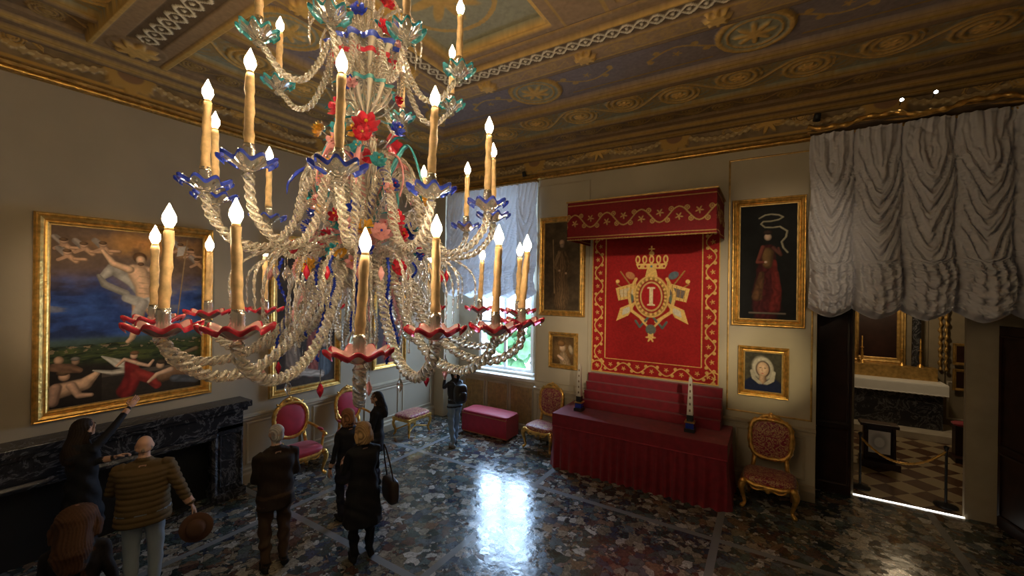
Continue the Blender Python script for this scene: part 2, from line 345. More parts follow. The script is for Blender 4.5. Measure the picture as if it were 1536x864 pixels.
for z in(z0,2.55,3.75,4.9,z1-.08): mb.bb(x0,x1,y-.025,y+.035,z,z+.07,M['white'])
mb.bb(x0-.1,x1+.1,y-.2,y-.03,z0-.05,z0,M['white'])
mb.build(bevel=.006)
mb=MB('radiator_cover'); mb.bb(-7.0,-4.75,8.78,9.1,0,1.22,M['trimwall']); mb.bb(-7.05,-4.7,8.72,9.12,1.22,1.29,M['stone'])
for i in range(3):
    xa=-6.9+i*.72; mb.frame((xa,8.78,.15),(1,0,0),(0,0,1),.6,.95,[(0,0),(0,.02),(.03,.03),(.04,0)],M['trimwall'])
    for j in range(14): mb.bb(xa+.02+j*.042,xa+.038+j*.042,8.765,8.78,.18,1.06,M['golddull'])
mb.build()
def hmould(name,wall,a0,a1,z,prof,mat):
    mb=MB(name); pr=np.array(prof)
    for a,b in zip(a0,a1):
        if wall=='N': G=np.array([[[a,YN-d,z+h],[b,YN-d,z+h]] for d,h in pr]); mb.grid(G,mat,False,flip=True)
        else: G=np.array([[[XW+d,a,z+h],[XW+d,b,z+h]] for d,h in pr]); mb.grid(G,mat,False)
    return mb
dado=[(0,-.05),(.03,-.04),(.035,0),(.06,.02),(.06,.05),(0,.07)]
base=[(0.0,0),(.05,0),(.05,.16),(.03,.19),(.03,.24),(0,.26)]
for nm,pf,z in(('dado',dado,1.14),('baseboard',base,0)):
    hmould(nm+'_north' if nm=='baseboard' else 'trim_1','N',[-4.65],[.68],z,pf,M['trimwall']).build()
    hmould(nm+'_west' if nm=='baseboard' else 'trim_2','W',[3.62,YS],[YN,.14],z,pf,M['trimwall']).build()
mb=MB('trim_3')
pm=[(0,0),(.0,.015),(.02,.022),(.04,.015),(.04,0)]
for a,b in((-4.55,-3.7),(-.45,.5)): mb.frame((a,YN,.36),(1,0,0),(0,0,1),b-a,.66,pm,M['trimwall'])
for a,b in((-4.6,-3.35),(-.62,.6)): mb.frame((a,YN,1.35),(1,0,0),(0,0,1),b-a,4.5,[(0,0),(0,.01),(.018,.014),(.03,0)],M['golddull'] if a>-1 else M['trimwall'])
for a in(3.75,5.0,6.25,7.4): mb.frame((XW,a,.36),(0,1,0),(0,0,1),.95,.66,pm,M['trimwall'])
mb.build()
mb=MB('trim_4')
cor=[(0,-.08),(.03,-.07),(.03,-.03),(.07,0),(.09,.03),(.07,.06),(.02,.07),(0,.08)]
for w,a,b in(('N',XW,XE),('W',YS,YN)):
    q=hmould('x',w,[a],[b],HC,cor,M['golddull']); mb.V+=q.V; mb.C+=q.C; mb.F+=[(f+mb.n,0,k) for f,_,k in q.F]; mb.n+=q.n
if M['golddull'] not in mb.mats: mb.mats.append(M['golddull'])
t=np.linspace(0,1,500)
mb.sweep(np.c_[XW+t*(XE-XW),0*t+YN-.085,0*t+HC-.055],.028,M['gold'],8,rib=(3,.3,45))
t=np.linspace(0,1,420); mb.sweep(np.c_[0*t+XW+.085,YS+t*(YN-YS),0*t+HC-.055],.028,M['gold'],8,rib=(3,.3,45))
mb.build()
def frieze(X,Y):
    h=Y.max(); L=3.1; c=Cv(X,Y,(.24,.17,.095)); c.tex(8,.35,3)
    c.mix((1-sst(.012,.03,np.abs(Y-.03)))+(1-sst(.012,.03,np.abs(Y-h+.04))),GOLD*.8)
    dx=per(X,0,L)
    g=1-sst(.8,1.1,np.abs(Y-.14-.20*((np.abs(dx)-L/4)/(L/4))**2)/(.045+.012*np.cos(X*60))); 
    c.mix(g,np.array([.40,.28,.13])); c.mix(g*(np.cos(X*45)*np.cos(Y*70)>0.3),(.55,.42,.22))
    m=1-sst(.85,1.1,np.maximum(np.abs(dx)/.26,np.abs(Y-.27)/.17)**1); m=np.maximum(m,1-sst(.85,1.1,star(dx,Y-.27,.30,8,0,.12)))
    c.mix(m,GOLD*.75); c.mix(1-sst(.85,1.1,np.hypot(dx/.15,(Y-.27)/.11)),(.26,.15,.08))
    d2=per(X,L/2,L); e,h2=acanthus(X,Y-.3,.62,.10,.015); mm=(np.abs(d2)<.72)
    c.mix(e*mm*.9,GOLD*.8)
    s2=1-sst(.85,1.1,star(d2,Y-.27,.2,7,.5,.3)); c.mix(s2,GOLD)
    z=.03*np.clip(m+s2+g*.8+e*mm*.6,0,1)
    return c.C,z
mb=MB('trim_5'); mb.panel((XW,YN-.02,HC+.08),(1,0,0),(0,0,1),XE-XW,.44,1500,44,frieze,M['ceil']); 
mb.panel((XW+.02,-1.0,HC+.08),(0,1,0),(0,0,1),YN+1.0,.44,1100,44,frieze,M['ceil']); mb.build()
# ------------------------------------------------------------------ ceiling
def build_ceiling():
    nx,ny=800,590; xs=np.linspace(XW,XE,nx); ys=np.linspace(-.9,YN,ny); X,Y=np.meshgrid(xs,ys)
    dN=YN-Y; dW=X-XW; isN=dN<dW; d=np.where(isN,dN,dW); s=np.where(isN,X,Y)
    br=np.array([.27,.175,.09]); gr=np.array([.29,.275,.185]); pu=np.array([.25,.20,.185]); cr=np.array([.70,.60,.40]); GO=GOLD*1.2
    c=Cv(X,Y,br); z=np.zeros(X.shape)
    def reg(a,b): return (d>=a)&(d<b)
    def put(mask,col,zz=None):
        c.mix(mask*1.0,col)
        if zz is not None: z[mask>0]=zz
    c.tex(6,.3,2)
    for a,b,q,cl in((0,.1,.20,br*.9),(.1,.16,.17,GO*.6),(.16,.28,.13,br),(.28,.33,.10,GO*.7),(.33,.50,.06,br*1.1)): put(reg(a,b),cl,q)
    r=reg(.50,.92); put(r,br*.85,.02); e,h=acanthus(s,d-.71,.95,.14,.014); c.mix(e*r*.8,GO*.6); z+=r*h*.02
    for a,b,q,cl in((.92,.97,.06,GO*.75),(.97,1.05,.09,br),(1.05,1.09,.06,GO*.5)): put(reg(a,b),cl,q)
    r=reg(1.09,1.93); put(r,gr,0); e,h=acanthus(s,d-1.51,1.7,.27,.022); e2,h2=acanthus(s+.4,d-1.51,.85,.30,.012); c.mix(e2*r*.7,GO*.5); c.mix(e*r,GO*.8); c.mix((h>.8)*r,GO*1.1); z+=r*h*.03
    for a,b,q,cl in((1.93,1.97,.05,GO*.7),(1.97,2.10,.10,br),(2.10,2.15,.07,GO*.5),(2.15,2.19,.04,br*1.4)): put(reg(a,b),cl,q)
    r=reg(2.19,3.17); put(r,pu,-.02)
    ds=per(s,-.19 ,3.05); dd=d-2.68
    ring=(np.abs(np.hypot(ds,dd)-.40)<.035)|(np.abs(np.hypot(ds,dd)-.30)<.015); 
    put(r&(np.hypot(ds,dd)<.42),gr*1.1,0.0); c.mix((ring&r)*1.0,GO*.7); z+=(ring&r)*.02
    st=1-sst(.85,1.1,star(ds,dd,.24,8,0,.3)); c.mix(st*r,GO*.85); z+=st*r*.03
    fr=r&(np.abs(np.abs(dd)-.36)<.014)&(np.abs(ds)>.5); c.mix(fr*1.,GO*.5)
    arm=vine(ds,dd,1.2,.12,.018)*r*(np.abs(ds)>.42)*(np.abs(ds)<1.3); c.mix(arm,GO*.7)
    for a,b,q,cl in((3.17,3.21,.05,GO*.7),(3.21,3.30,.12,br)): put(reg(a,b),cl,q)
    r=reg(3.30,3.62); put(r,br*1.2,.14); ds=per(s,-2.07,1.55); ro=1-sst(.85,1.1,star(ds,d-3.46,.15,8,0,.2)); c.mix(ro*r,GO*.8); z+=ro*r*.05
    c.mix(((np.abs(np.abs(d-3.46)-.13)<.012)&r)*1.,GO*.6); e,h=acanthus(s,d-3.46,.6,.07,.010); c.mix(e*r*(np.abs(ds)>.25)*.7,GO*.6)
    r=reg(3.62,3.86); put(r,br*.5,.12); ww=.07*np.sin(2*PI*s/.34); dd=d-3.74
    gl=(np.abs(dd-ww)<.018)|(np.abs(dd+ww)<.018)|(np.hypot(per(s,.085,.17),dd)<.022); c.mix((gl&r)*1.,cr); z+=(gl&r)*.015
    for a,b,q,cl in((3.86,3.91,.14,GO*.7),(3.91,4.05,.09,br),(4.05,4.1,.05,GO*.6)): put(reg(a,b),cl,q)
    r=(d>=4.1); u=per(X,-.5,2.6); v=per(Y,3.4,2.6); q=np.minimum(1.3-np.abs(u),1.3-np.abs(v))
    put(r,gr*.9,-.02); 
    rr=r&(q<.42); put(rr,br,.10); put(r&(np.abs(q-.42)<.03),GO*.7,.07); put(r&(np.abs(q-.25)<.02),GO*.5)
    ro=1-sst(.85,1.1,star(1.3-np.abs(u),1.3-np.abs(v),.26,8,0,.25)); c.mix(ro*r,GO*.85); z+=ro*r*.05
    e=1-sst(.85,1.1,star(u,v,.45,8,0,.3)); c.mix(e*r,GO*.6); c.mix((r&(np.abs(np.hypot(u,v)-.6)<.03))*1.,GO*.6)
    for yb in(1.95,-.6):
        a=np.abs(Y-yb); rb=(~isN)&(d>.5)&(d<4.1)&(a<.42); put(rb,br*1.1,.13); 
        put(rb&(np.abs(a-.38)<.035),GO*.7,.15); put(rb&(a<.17),br*.5,.12)
        ww=.09*np.sin(2*PI*X/.42); gl=((np.abs(Y-yb-ww)<.02)|(np.abs(Y-yb+ww)<.02)|(np.hypot(per(X,.105,.21),Y-yb)<.025))&rb; c.mix(gl*1.,cr); z[gl]+=.015
        ro=1-sst(.85,1.1,star(X+7.0,Y-yb,.24,8,0,.2)); put(rb&(np.hypot(X+7.0,Y-yb)<.3),br,.14); c.mix(ro*rb,GO*.85); z+=ro*rb*.04
    c.tex(30,.22,5)
    mb=MB('ceiling'); P=np.stack([X,Y,HZ-z],-1); mb.grid(P,M['ceil'],True,c.C,flip=True)
    mb.bb(XW-.3,XE+.2,YS-.2,T,6.95,7.1,M['brown']); mb.bb(XW,XE,YS,-.9,HZ-.02,HZ+.05,M['brown']); mb.build()
build_ceiling()
# ------------------------------------------------------------------ paintings
FP=[(-.01,.0),(-.01,.02),(.012,.035),(.03,.03),(.05,.06),(.08,.075),(.10,.06),(.115,.065),(.13,.04),(.13,0)]
def picture(name,wall,a0,a1,z0,z1,func,fw=.12,res=130,off=.0):
    k=fw/.13; mb=MB(name)
    if wall=='N': U=A(1,0,0); O=A(a0+fw,YN-.012,z0+fw)
    else: U=A(0,1,0); O=A(XW+.012,a0+fw,z0+fw)
    V=A(0,0,1); w=a1-a0-2*fw; h=z1-z0-2*fw; Nn=np.cross(U,V)
    def f(X,Y):
        c=func(X/w,Y/h,w/h); return np.clip(c.C,0,1),0*X+.02
    mb.panel(O,U,V,w,h,int(w*res)+2,int(h*res)+2,f,M['paint'])
    mb.frame(O,U,V,w,h,[(d*k,hh*max(k,.7)+.005) for d,hh in FP],M['gold'])
    mb.frame(O,U,V,w,h,[(d,hh) for d,hh in((-.02,.02),(-.02,.028),(0,.028))],M['golddull'])
    return mb.build()
SK=(.74,.48,.30)
def p_resur(u,v,asp):
    X=u; Y=v/asp; H=1/asp
    c=Cv(X,Y,(.025,.055,.20)); n=vnoise(X*.8,Y*2.6,5,11,5)
    c.mix(sst(.42,.6,n)*.8,(.04,.10,.34)); c.mix(sst(.58,.78,n)*.9,(.16,.17,.23)); c.mix((1-sst(.25,.42,n))*.7,(.015,.02,.05))
    c.mix(sst(H*.60,H*.80,Y+.12*(vnoise(X,Y,6,3)-.5))*.95,(.15,.095,.055)); gl=np.hypot((X-.62)/.42,(Y-H*.92)/.13); c.mix((1-sst(.2,1.15,gl+.5*(vnoise(X,Y,9,4)-.5)))*.9,(.50,.25,.07)); c.mix((1-sst(.1,.6,gl))*.5,(.6,.26,.08))
    c.mix(sst(.5,.7,vnoise(X,Y,8,5,4))*sst(H*.62,H*.76,Y)*.65,(.10,.065,.05))
    c.mix((1-sst(.5,1.2,np.hypot((X-.60)/.26,(Y-H*.68)/.26)))*.35,(.30,.22,.15))
    c.vol=True
    for cx,cy in((.08,H*.91),(.19,H*.895),(.30,H*.905),(.10,H*.85),(.90,H*.90),(.95,H*.84),(.82,H*.93)):
        c.drape([(cx-.05,cy+.03),(cx-.01,cy-.01)],[.02,.025],(.40,.33,.28),3); c.cap([(cx,cy-.02),(cx+.05,cy-.07)],[.022,.018],(.5,.3,.18)); c.cap([(cx+.04,cy-.05),(cx+.1,cy-.05)],.013,(.5,.3,.18)); c.cap([(cx,cy-.03),(cx-.05,cy-.06)],.011,(.45,.27,.17)); c.ell(cx,cy,.024,.022,(.55,.34,.22)); c.ell(cx-.002,cy+.012,.024,.014,(.14,.08,.04))
    c.vol=False
    c.mix(1-sst(H*.36,H*.375,Y),(.035,.05,.02)); c.mix((1-sst(H*.36,H*.4,Y))*sst(H*.31,H*.37,Y)*.7,(.06,.10,.12)); c.mix((Y<H*.34)*sst(.5,.7,vnoise(X,Y*4,9,8)),(.07,.085,.025)); c.mix((Y<H*.34)*sst(.55,.7,vnoise(X,Y*5,14,18)),(.018,.025,.012))
    c.mix((Y<H*.335)*(Y>H*.30)*sst(.6,.7,vnoise(X*2,Y*3,20,28)),(.2,.15,.09))
    c.mix(1-sst(H*.21,H*.27,Y+.05*X+.03*(vnoise(X,Y,9,2)-.5)),(.018,.013,.010)); c.mix((Y<H*.17)*(Y>H*.145)*(X>.3),(.07,.055,.042)); c.mix((Y<H*.145)*(X>.3)*.8,(.03,.024,.018))
    # figure of the risen Christ, drawn 1.28x about its own centre
    c.X=(X-.53)/1.28+.60; c.Y=(Y-H*.60)/1.28+H*.60
    c.vol=True
    c.drape([(.42,H*.695),(.47,H*.735),(.57,H*.67),(.66,H*.58),(.74,H*.60)],[.018,.035,.035,.035,.015],(.55,.51,.45),5,45); c.drape([(.40,H*.70),(.43,H*.66),(.53,H*.62)],[.010,.02,.02],(.42,.39,.34),6,40)
    c.cap([(.60,H*.56),(.595,H*.48),(.565,H*.41),(.545,H*.395)],[.036,.027,.015,.012],(.66,.42,.26)); c.cap([(.65,H*.56),(.705,H*.48),(.70,H*.42),(.69,H*.40)],[.034,.025,.014,.011],(.56,.35,.21))
    c.cap([(.575,H*.73),(.635,H*.725)],[.036,.034],SK); c.cap([(.60,H*.71),(.625,H*.65),(.63,H*.58)],[.056,.046,.04],SK)
    c.cap([(.55,H*.73),(.47,H*.755),(.42,H*.81)],[.024,.018,.011],SK); c.cap([(.66,H*.73),(.73,H*.735),(.77,H*.81)],[.022,.018,.011],(.64,.41,.25))
    c.vol=False
    for yy in(.70,.67,.645,.62): c.cap([(.60,H*yy),(.655,H*(yy-.005))],.004,(.38,.22,.12),.8,.5)
    c.drape([(.54,H*.60),(.62,H*.57),(.70,H*.585)],[.03,.036,.03],(.74,.70,.63),9,50); c.drape([(.62,H*.57),(.59,H*.52)],[.035,.03],(.66,.61,.55),10,50)
    c.vol=True
    c.ell(.602,H*.788,.036,.034,(.14,.07,.03)); c.ell(.606,H*.776,.024,.028,SK); c.ell(.607,H*.758,.016,.012,(.15,.08,.04)); c.vol=False
    c.X,c.Y=X,Y
    c.cap([(.80,H*.46),(.87,H*.97)],.0045,(.30,.2,.1)); c.poly([(.86,H*.93),(.80,H*.92),(.79,H*.86),(.84,H*.87)],(.45,.4,.35))
    c.vol=True
    c.cap([(.06,H*.10),(.20,H*.12),(.27,H*.17)],[.055,.045,.02],(.55,.35,.22)); c.cap([(.05,H*.12),(.03,H*.04)],.03,(.45,.27,.18)); c.cap([(.13,H*.12),(.17,H*.06),(.24,H*.055)],[.03,.022,.015],(.55,.34,.22)); c.ell(.09,H*.175,.030,.034,(.58,.35,.22)); c.ell(.085,H*.195,.036,.022,(.10,.06,.03))
    c.ell(.06,H*.265,.026,.03,(.42,.26,.16)); c.drape([(.03,H*.23),(.12,H*.215),(.17,H*.20)],[.03,.035,.02],(.22,.12,.07),4); c.ell(.15,H*.25,.022,.025,(.36,.22,.14)); c.ell(.15,H*.265,.026,.016,(.18,.16,.14))
    c.drape([(.30,H*.265),(.40,H*.215),(.47,H*.20)],[.006,.035,.03],(.64,.60,.50),7,90); c.drape([(.25,H*.19),(.36,H*.165),(.44,H*.17)],[.006,.022,.024],(.50,.45,.37),8,90)
    c.drape([(.48,H*.205),(.50,H*.13),(.45,H*.05)],[.045,.055,.06],(.26,.025,.022),11,40); c.drape([(.52,H*.14),(.62,H*.10),(.66,H*.05)],[.045,.045,.03],(.32,.04,.03),12,40); c.cap([(.52,H*.205),(.44,H*.235),(.39,H*.20)],[.016,.013,.009],(.58,.37,.25)); c.cap([(.53,H*.2),(.60,H*.18),(.63,H*.21)],[.016,.013,.009],(.58,.37,.25)); c.ell(.50,H*.25,.024,.027,(.6,.38,.25)); c.ell(.505,H*.267,.03,.018,(.18,.09,.04))
    c.cap([(.70,H*.10),(.82,H*.13),(.92,H*.10)],[.045,.055,.04],(.18,.10,.05)); c.cap([(.76,H*.14),(.66,H*.12),(.60,H*.08)],[.024,.018,.011],(.55,.36,.24)); c.ell(.68,H*.175,.028,.03,(.55,.35,.22)); c.ell(.69,H*.195,.034,.02,(.06,.04,.025)); c.cap([(.78,H*.22),(.95,H*.26)],[.012,.02],(.17,.12,.07))
    c.drape([(.78,H*.08),(.95,H*.06)],[.03,.04],(.10,.11,.13),13)
    c.vol=False; c.tex(22,.25,6); c.tex(60,.15,7); c.C=c.C*np.array([1.0,.94,.86]); return c
def p_generic(bg,parts,seed=1):
    def f(u,v,asp):
        Y=v/asp; c=Cv(u,Y,bg); H=1/asp; c.tex(5,.5,seed); c.vol=True
        for k in parts(H): getattr(c,k[0])(*k[1:])
        c.tex(20,.25,seed+3); return c
    return f
picture('resurrection_painting','W',1.20,3.15,1.72,4.38,p_resur,.13,215)
p_saint=p_generic((.075,.05,.028),lambda H:[('drape',[(.5,H*.62),(.47,H*.3),(.48,H*.1)],[.13,.2,.22],(.20,.12,.06)),('drape',[(.42,H*.65),(.30,H*.5),(.42,H*.45)],[.06,.05,.03],(.30,.19,.10)),('drape',[(.58,H*.65),(.70,H*.5),(.62,H*.42)],[.06,.05,.03],(.13,.08,.04)),('ell',.5,H*.76,.07,.08,(.45,.28,.17)),('ell',.5,H*.725,.055,.05,(.28,.2,.14)),('ell',.44,H*.45,.035,.03,(.5,.32,.2)),('cap',[(.3,H*.2),(.25,H*.8)],.012,(.3,.2,.1)),('ell',.62,H*.42,.03,.03,(.5,.32,.2))],2)
picture('saint_painting','N',-4.53,-3.41,2.88,5.12,p_saint,.11,110)
p_sib=p_generic((.006,.006,.006),lambda H:[('drape',[(.5,H*.6),(.47,H*.3),(.48,H*.08)],[.12,.2,.24],(.10,.014,.016),1,30),('drape',[(.60,H*.5),(.66,H*.25),(.62,H*.1)],[.05,.08,.1],(.24,.03,.025),2,30),('drape',[(.40,H*.4),(.33,H*.2)],[.05,.09],(.16,.07,.03),3,30),('cap',[(.5,H*.58),(.5,H*.48)],[.10,.08],(.20,.11,.04)),('ell',.5,H*.715,.06,.068,(.65,.45,.32)),('ell',.5,H*.755,.075,.045,(.04,.02,.015)),('cap',[(.42,H*.63),(.33,H*.5),(.45,H*.5)],[.04,.035,.025],(.20,.05,.035)),('ell',.47,H*.5,.03,.025,(.65,.45,.32)),('cap',[(.60,H*.62),(.72,H*.56),(.68,H*.62)],[.04,.03,.02],(.12,.04,.03)),
 ('cap',[(.35,H*.88),(.45,H*.905),(.55,H*.91),(.68,H*.90),(.75,H*.88),(.68,H*.86),(.55,H*.85),(.42,H*.85),(.38,H*.83),(.45,H*.80),(.58,H*.795),(.70,H*.80)],.016,(.32,.29,.20)),('cap',[(.70,H*.80),(.82,H*.76),(.80,H*.71),(.73,H*.67),(.76,H*.62),(.83,H*.58)],.018,(.32,.29,.20)),('cap',[(.2,H*.06),(.8,H*.06)],.02,(.16,.13,.10))],4)
picture('sibyl_painting','N',-.58,.52,2.88,5.13,p_sib,.11,120)
p_child=p_generic((.10,.055,.022),lambda H:[('_e',.45,H*.5,.4,.4,(.28,.16,.06),0,.6,.7),('drape',[(.5,H*.35),(.6,0)],[.16,.25],(.5,.34,.19)),('ell',.48,H*.60,.14,.17,(.74,.50,.31)),('ell',.42,H*.74,.18,.12,(.28,.14,.05)),('cap',[(.3,H*.3),(.5,H*.2)],[.06,.08],(.74,.5,.34)),('ell',.85,H*.55,.1,.19,(.45,.33,.2),.3)],5)
picture('child_angel_painting','N',-4.27,-3.56,1.70,2.51,p_child,.08,150)
p_mad=p_generic((.06,.055,.04),lambda H:[('_e',.5,H*.05,.55,H*.36,(.012,.018,.055),0,.08,1),('_e',.50,H*.58,.27,.34,(.42,.38,.31),.10,.08,1),('_e',.47,H*.62,.235,.30,(.62,.57,.48),.12,.25,.9),('_e',.50,H*.57,.185,.25,(.07,.04,.03),.05,.12,1),('cap',[(.50,H*.42),(.50,H*.26)],[.085,.10],(.52,.34,.23)),('_e',.50,H*.57,.150,.205,(.55,.35,.23),0,.10,1),('_e',.48,H*.585,.115,.165,(.80,.57,.40),0,.45,.95),('_c',[(.485,H*.60),(.475,H*.53),(.50,H*.525)],[.008,.012,.010],(.52,.30,.19),.6,.8),('_e',.435,H*.60,.034,.010,(.09,.045,.03),0,.3,1),('_e',.555,H*.60,.030,.010,(.09,.045,.03),0,.3,1),('_e',.49,H*.465,.034,.014,(.52,.12,.09),0,.3,1),('_c',[(.22,H*.50),(.27,H*.34),(.45,H*.20)],[.05,.055,.04],(.45,.41,.34),.3,1),('_c',[(.77,H*.50),(.73,H*.32),(.56,H*.20)],[.05,.06,.04],(.52,.48,.40),.3,1),('_e',.5,-H*.02,.52,H*.22,(.012,.018,.06),0,.1,1)],6)
picture('madonna_painting','N',-.46,.30,1.64,2.52,p_mad,.085,180)
p_fig=p_generic((.05,.035,.025),lambda H:[('ell',.35,H*.12,.1,.06,(.6,.45,.33)),('drape',[(.25,H*.3),(.3,H*.12)],[.1,.16],(.30,.22,.16)),('drape',[(.6,H*.35),(.62,H*.12)],[.1,.17],(.34,.10,.07)),('ell',.26,H*.37,.06,.07,(.6,.42,.3)),('ell',.58,H*.42,.06,.07,(.62,.42,.3)),('ell',.80,H*.28,.05,.06,(.5,.35,.25)),('drape',[(.8,H*.22),(.8,H*.1)],[.08,.12],(.12,.14,.16)),('drape',[(.4,H*.1),(.75,H*.06)],[.06,.06],(.6,.5,.4)),('_e',.5,H*.75,.35,.2,(.14,.10,.07),0,.6,1)],7)
picture('holy_family_painting','W',4.07,5.55,1.40,4.44,p_fig,.12,90)
p_fig2=p_generic((.05,.03,.025),lambda H:[('drape',[(.5,H*.55),(.5,H*.1)],[.15,.3],(.28,.05,.04)),('ell',.5,H*.68,.09,.10,(.6,.4,.28)),('cap',[(.6,H*.45),(.75,H*.25)],[.07,.05],(.35,.2,.1))],9)
picture('cardinal_portrait_painting','W',6.40,7.42,1.55,3.95,p_fig2,.10,80)
# ------------------------------------------------------------------ throne hanging, canopy, table
RED=(.30,.010,.010)
def tap(X,Y):
    w,h=X.max(),Y.max(); c=Cv(X,Y,RED); c.tex(3,.15,2)
    bw=.30; g=np.zeros(X.shape)
    for a,t,lim in((Y,X-bw/2,X<bw),(Y,X-w+bw/2,X>w-bw),(X,Y-bw/2,(Y<bw))): g=np.maximum(g,vine(a,t,.56,.085,.012)*lim)
    g=np.maximum(g,((np.abs(X-bw)<.010)|(np.abs(X-w+bw)<.010))&(Y>bw)); g=np.maximum(g,(np.abs(Y-bw)<.010)&(X>bw)&(X<w-bw))
    g=np.maximum(g,((X<.02)|(X>w-.02)|(Y<.02)))
    c.mix(g,(.62,.38,.11))
    G=(.72,.46,.14); G2=(.36,.19,.05); cx=w/2; cy=1.62
    for sg in(-1,1):
        c.cap([(cx-sg*.05,cy-.40),(cx+sg*.62,cy+.50)],.014,G2); c.cap([(cx-sg*.1,cy-.30),(cx+sg*.70,cy+.25)],.012,G2)
        c.poly([(cx+sg*.30,cy+.28),(cx+sg*.72,cy+.16),(cx+sg*.66,cy-.10),(cx+sg*.30,cy-.02)],G)
        c.poly([(cx+sg*.36,cy+.20),(cx+sg*.64,cy+.12),(cx+sg*.60,cy-.03),(cx+sg*.36,cy+.03)],(.16,.12,.10) if sg>0 else (.62,.5,.3))
        c.poly([(cx+sg*.28,cy-.10),(cx+sg*.62,cy-.25),(cx+sg*.70,cy-.52),(cx+sg*.45,cy-.40)],G); c.poly([(cx+sg*.36,cy-.18),(cx+sg*.56,cy-.27),(cx+sg*.58,cy-.40),(cx+sg*.44,cy-.34)],(.6,.55,.42))
        c.ell(cx+sg*.42,cy+.42,.10,.07,(.10,.14,.16) if sg>0 else (.5,.2,.08),.5*sg); c.ell(cx+sg*.40,cy-.05,.06,.10,(.12,.15,.12))
        c.cap([(cx+sg*.30,cy+.35),(cx+sg*.45,cy+.05),(cx+sg*.38,cy-.3),(cx+sg*.1,cy-.5)],.03,G); c.ell(cx+sg*.68,cy+.30,.04,.04,G)
        c.cap([(cx+sg*.05,cy-.42),(cx+sg*.22,cy-.62),(cx+sg*.30,cy-.50)],.022,(.10,.14,.12)); c.cap([(cx+sg*.2,cy-.45),(cx+sg*.05,cy-.62)],.02,G)
        for q in range(5): c.cap([(cx+sg*(.32+.08*q),cy+.26-.03*q),(cx+sg*(.33+.07*q),cy+.0-.02*q)],.006,G2)
    c.ell(cx,cy,.34,.42,G,0,.04); c.ell(cx,cy,.31,.39,G2,0,.04); th=np.arctan2(Y-cy,X-cx); c.mix(((np.hypot((X-cx)/.30,(Y-cy)/.38)<1)&(np.cos(th*24)>0))*1.,G)
    c.ell(cx,cy,.25,.33,(.30,.015,.015),0,.04); c.ell(cx,cy,.22,.30,(.62,.40,.14),0,.03); c.ell(cx,cy,.19,.265,(.38,.012,.015),0,.03)
    c.cap([(cx,cy-.15),(cx,cy+.15)],.035,(.75,.6,.35),.1); 
    for q in(-.17,.17): c.cap([(cx-.06,cy+q),(cx+.06,cy+q)],.018,(.75,.6,.35),.1)
    c.ell(cx,cy-.66,.10,.10,(.12,.14,.12)); c.ell(cx,cy-.80,.055,.05,G); c.mix(1-sst(.9,1.1,star(X-cx,Y-cy+.82,.10,6,0,.3)),G)
    c.poly([(cx-.12,cy+.40),(cx+.12,cy+.40),(cx+.08,cy+.58),(cx-.08,cy+.58)],G); c.poly([(cx-.26,cy+.55),(cx+.26,cy+.55),(cx+.31,cy+.66),(cx-.31,cy+.66)],G)
    for q in(-.27,-.135,0,.135,.27): c.ell(cx+q,cy+.74,.05,.085,G,0,.05); c.ell(cx+q,cy+.74,.022,.05,(.36,.02,.02))
    c.ell(cx,cy+.86,.05,.05,G); c.cap([(cx,cy+.86),(cx,cy+1.0)],.014,G); c.cap([(cx-.05,cy+.95),(cx+.05,cy+.95)],.012,G)
    for q in(-.24,-.12,0,.12,.24): c.ell(cx+q,cy+.605,.022,.022,(.3,.02,.03) if abs(q)>.1 else (.1,.2,.3))
    dif=np.abs(c.C-np.array(RED)).sum(-1); z=.012*(dif>.25)+.006*np.sin(X*3.1)+0*X; c.tex(40,.25,8)
    return np.clip(c.C,0,1),z
mb=MB('coat_of_arms_tapestry'); mb.panel((-3.24,YN-.03,1.74),(1,0,0),(0,0,1),2.47,3.1,340,430,tap,M['cloth']); mb.build()
def val(X,Y):
    w,h=X.max(),Y.max(); c=Cv(X,Y,(.15,.006,.008)); g=vine(X,Y-h*.5,.62,.12,.013)
    g=np.maximum(g,(np.abs(Y-.05)<.009)|(np.abs(Y-h+.05)<.009)); c.mix(g,(.36,.22,.075)); c.tex(40,.2,8); return c.C,.008*g+.012*np.sin(X*7)*(1-Y/h)
mb=MB('throne_canopy'); cx0,cx1,cy0,cz0,cz1=-3.30,-.72,7.28,4.42,5.12
mb.panel((cx0,cy0,cz0),(1,0,0),(0,0,1),cx1-cx0,cz1-cz0,330,90,val,M['cloth'])
mb.panel((cx1,cy0,cz0),(0,1,0),(0,0,1),YN-cy0-.02,cz1-cz0,150,90,val,M['cloth'])
mb.panel((cx0,YN-.02,cz0),(0,-1,0),(0,0,1),YN-cy0-.02,cz1-cz0,150,90,val,M['cloth'])
mb.bb(cx0,cx1,cy0+.01,YN-.01,cz1-.02,cz1+.03,M['red'])
mb.bb(cx0+.01,cx1-.01,cy0+.05,YN-.02,cz1-.16,cz1-.05,M['red'])
for q in((cx0-.02,cx1+.02,cy0-.03,cy0+.02),(cx0-.03,cx0+.02,cy0,YN-.02),(cx1-.02,cx1+.03,cy0,YN-.02)): mb.bb(*q,cz1+.01,cz1+.035,M['golddull'])
t=np.linspace(0,1,200); mb.sweep(np.c_[cx0+t*(cx1-cx0),0*t+cy0-.005,0*t+cz0],.012,M['golddull'],6,rib=(2,.4,60)); mb.build()
mb=MB('draped_throne_table'); x0,x1,y0,y1,zt=-3.60,-.53,7.33,8.45,1.05
mb.bb(x0,x1,y0,y1,.8,zt,M['red'])
def edge(n,p,q): return [np.array(p)+(np.array(q)-np.array(p))*i/n for i in range(n)]
pl=edge(110,(x0,y1),(x0,y0))+edge(300,(x0,y0),(x1,y0))+edge(110,(x1,y0),(x1,y1)); nn=[(-1,0)]*110+[(0,-1)]*300+[(1,0)]*110
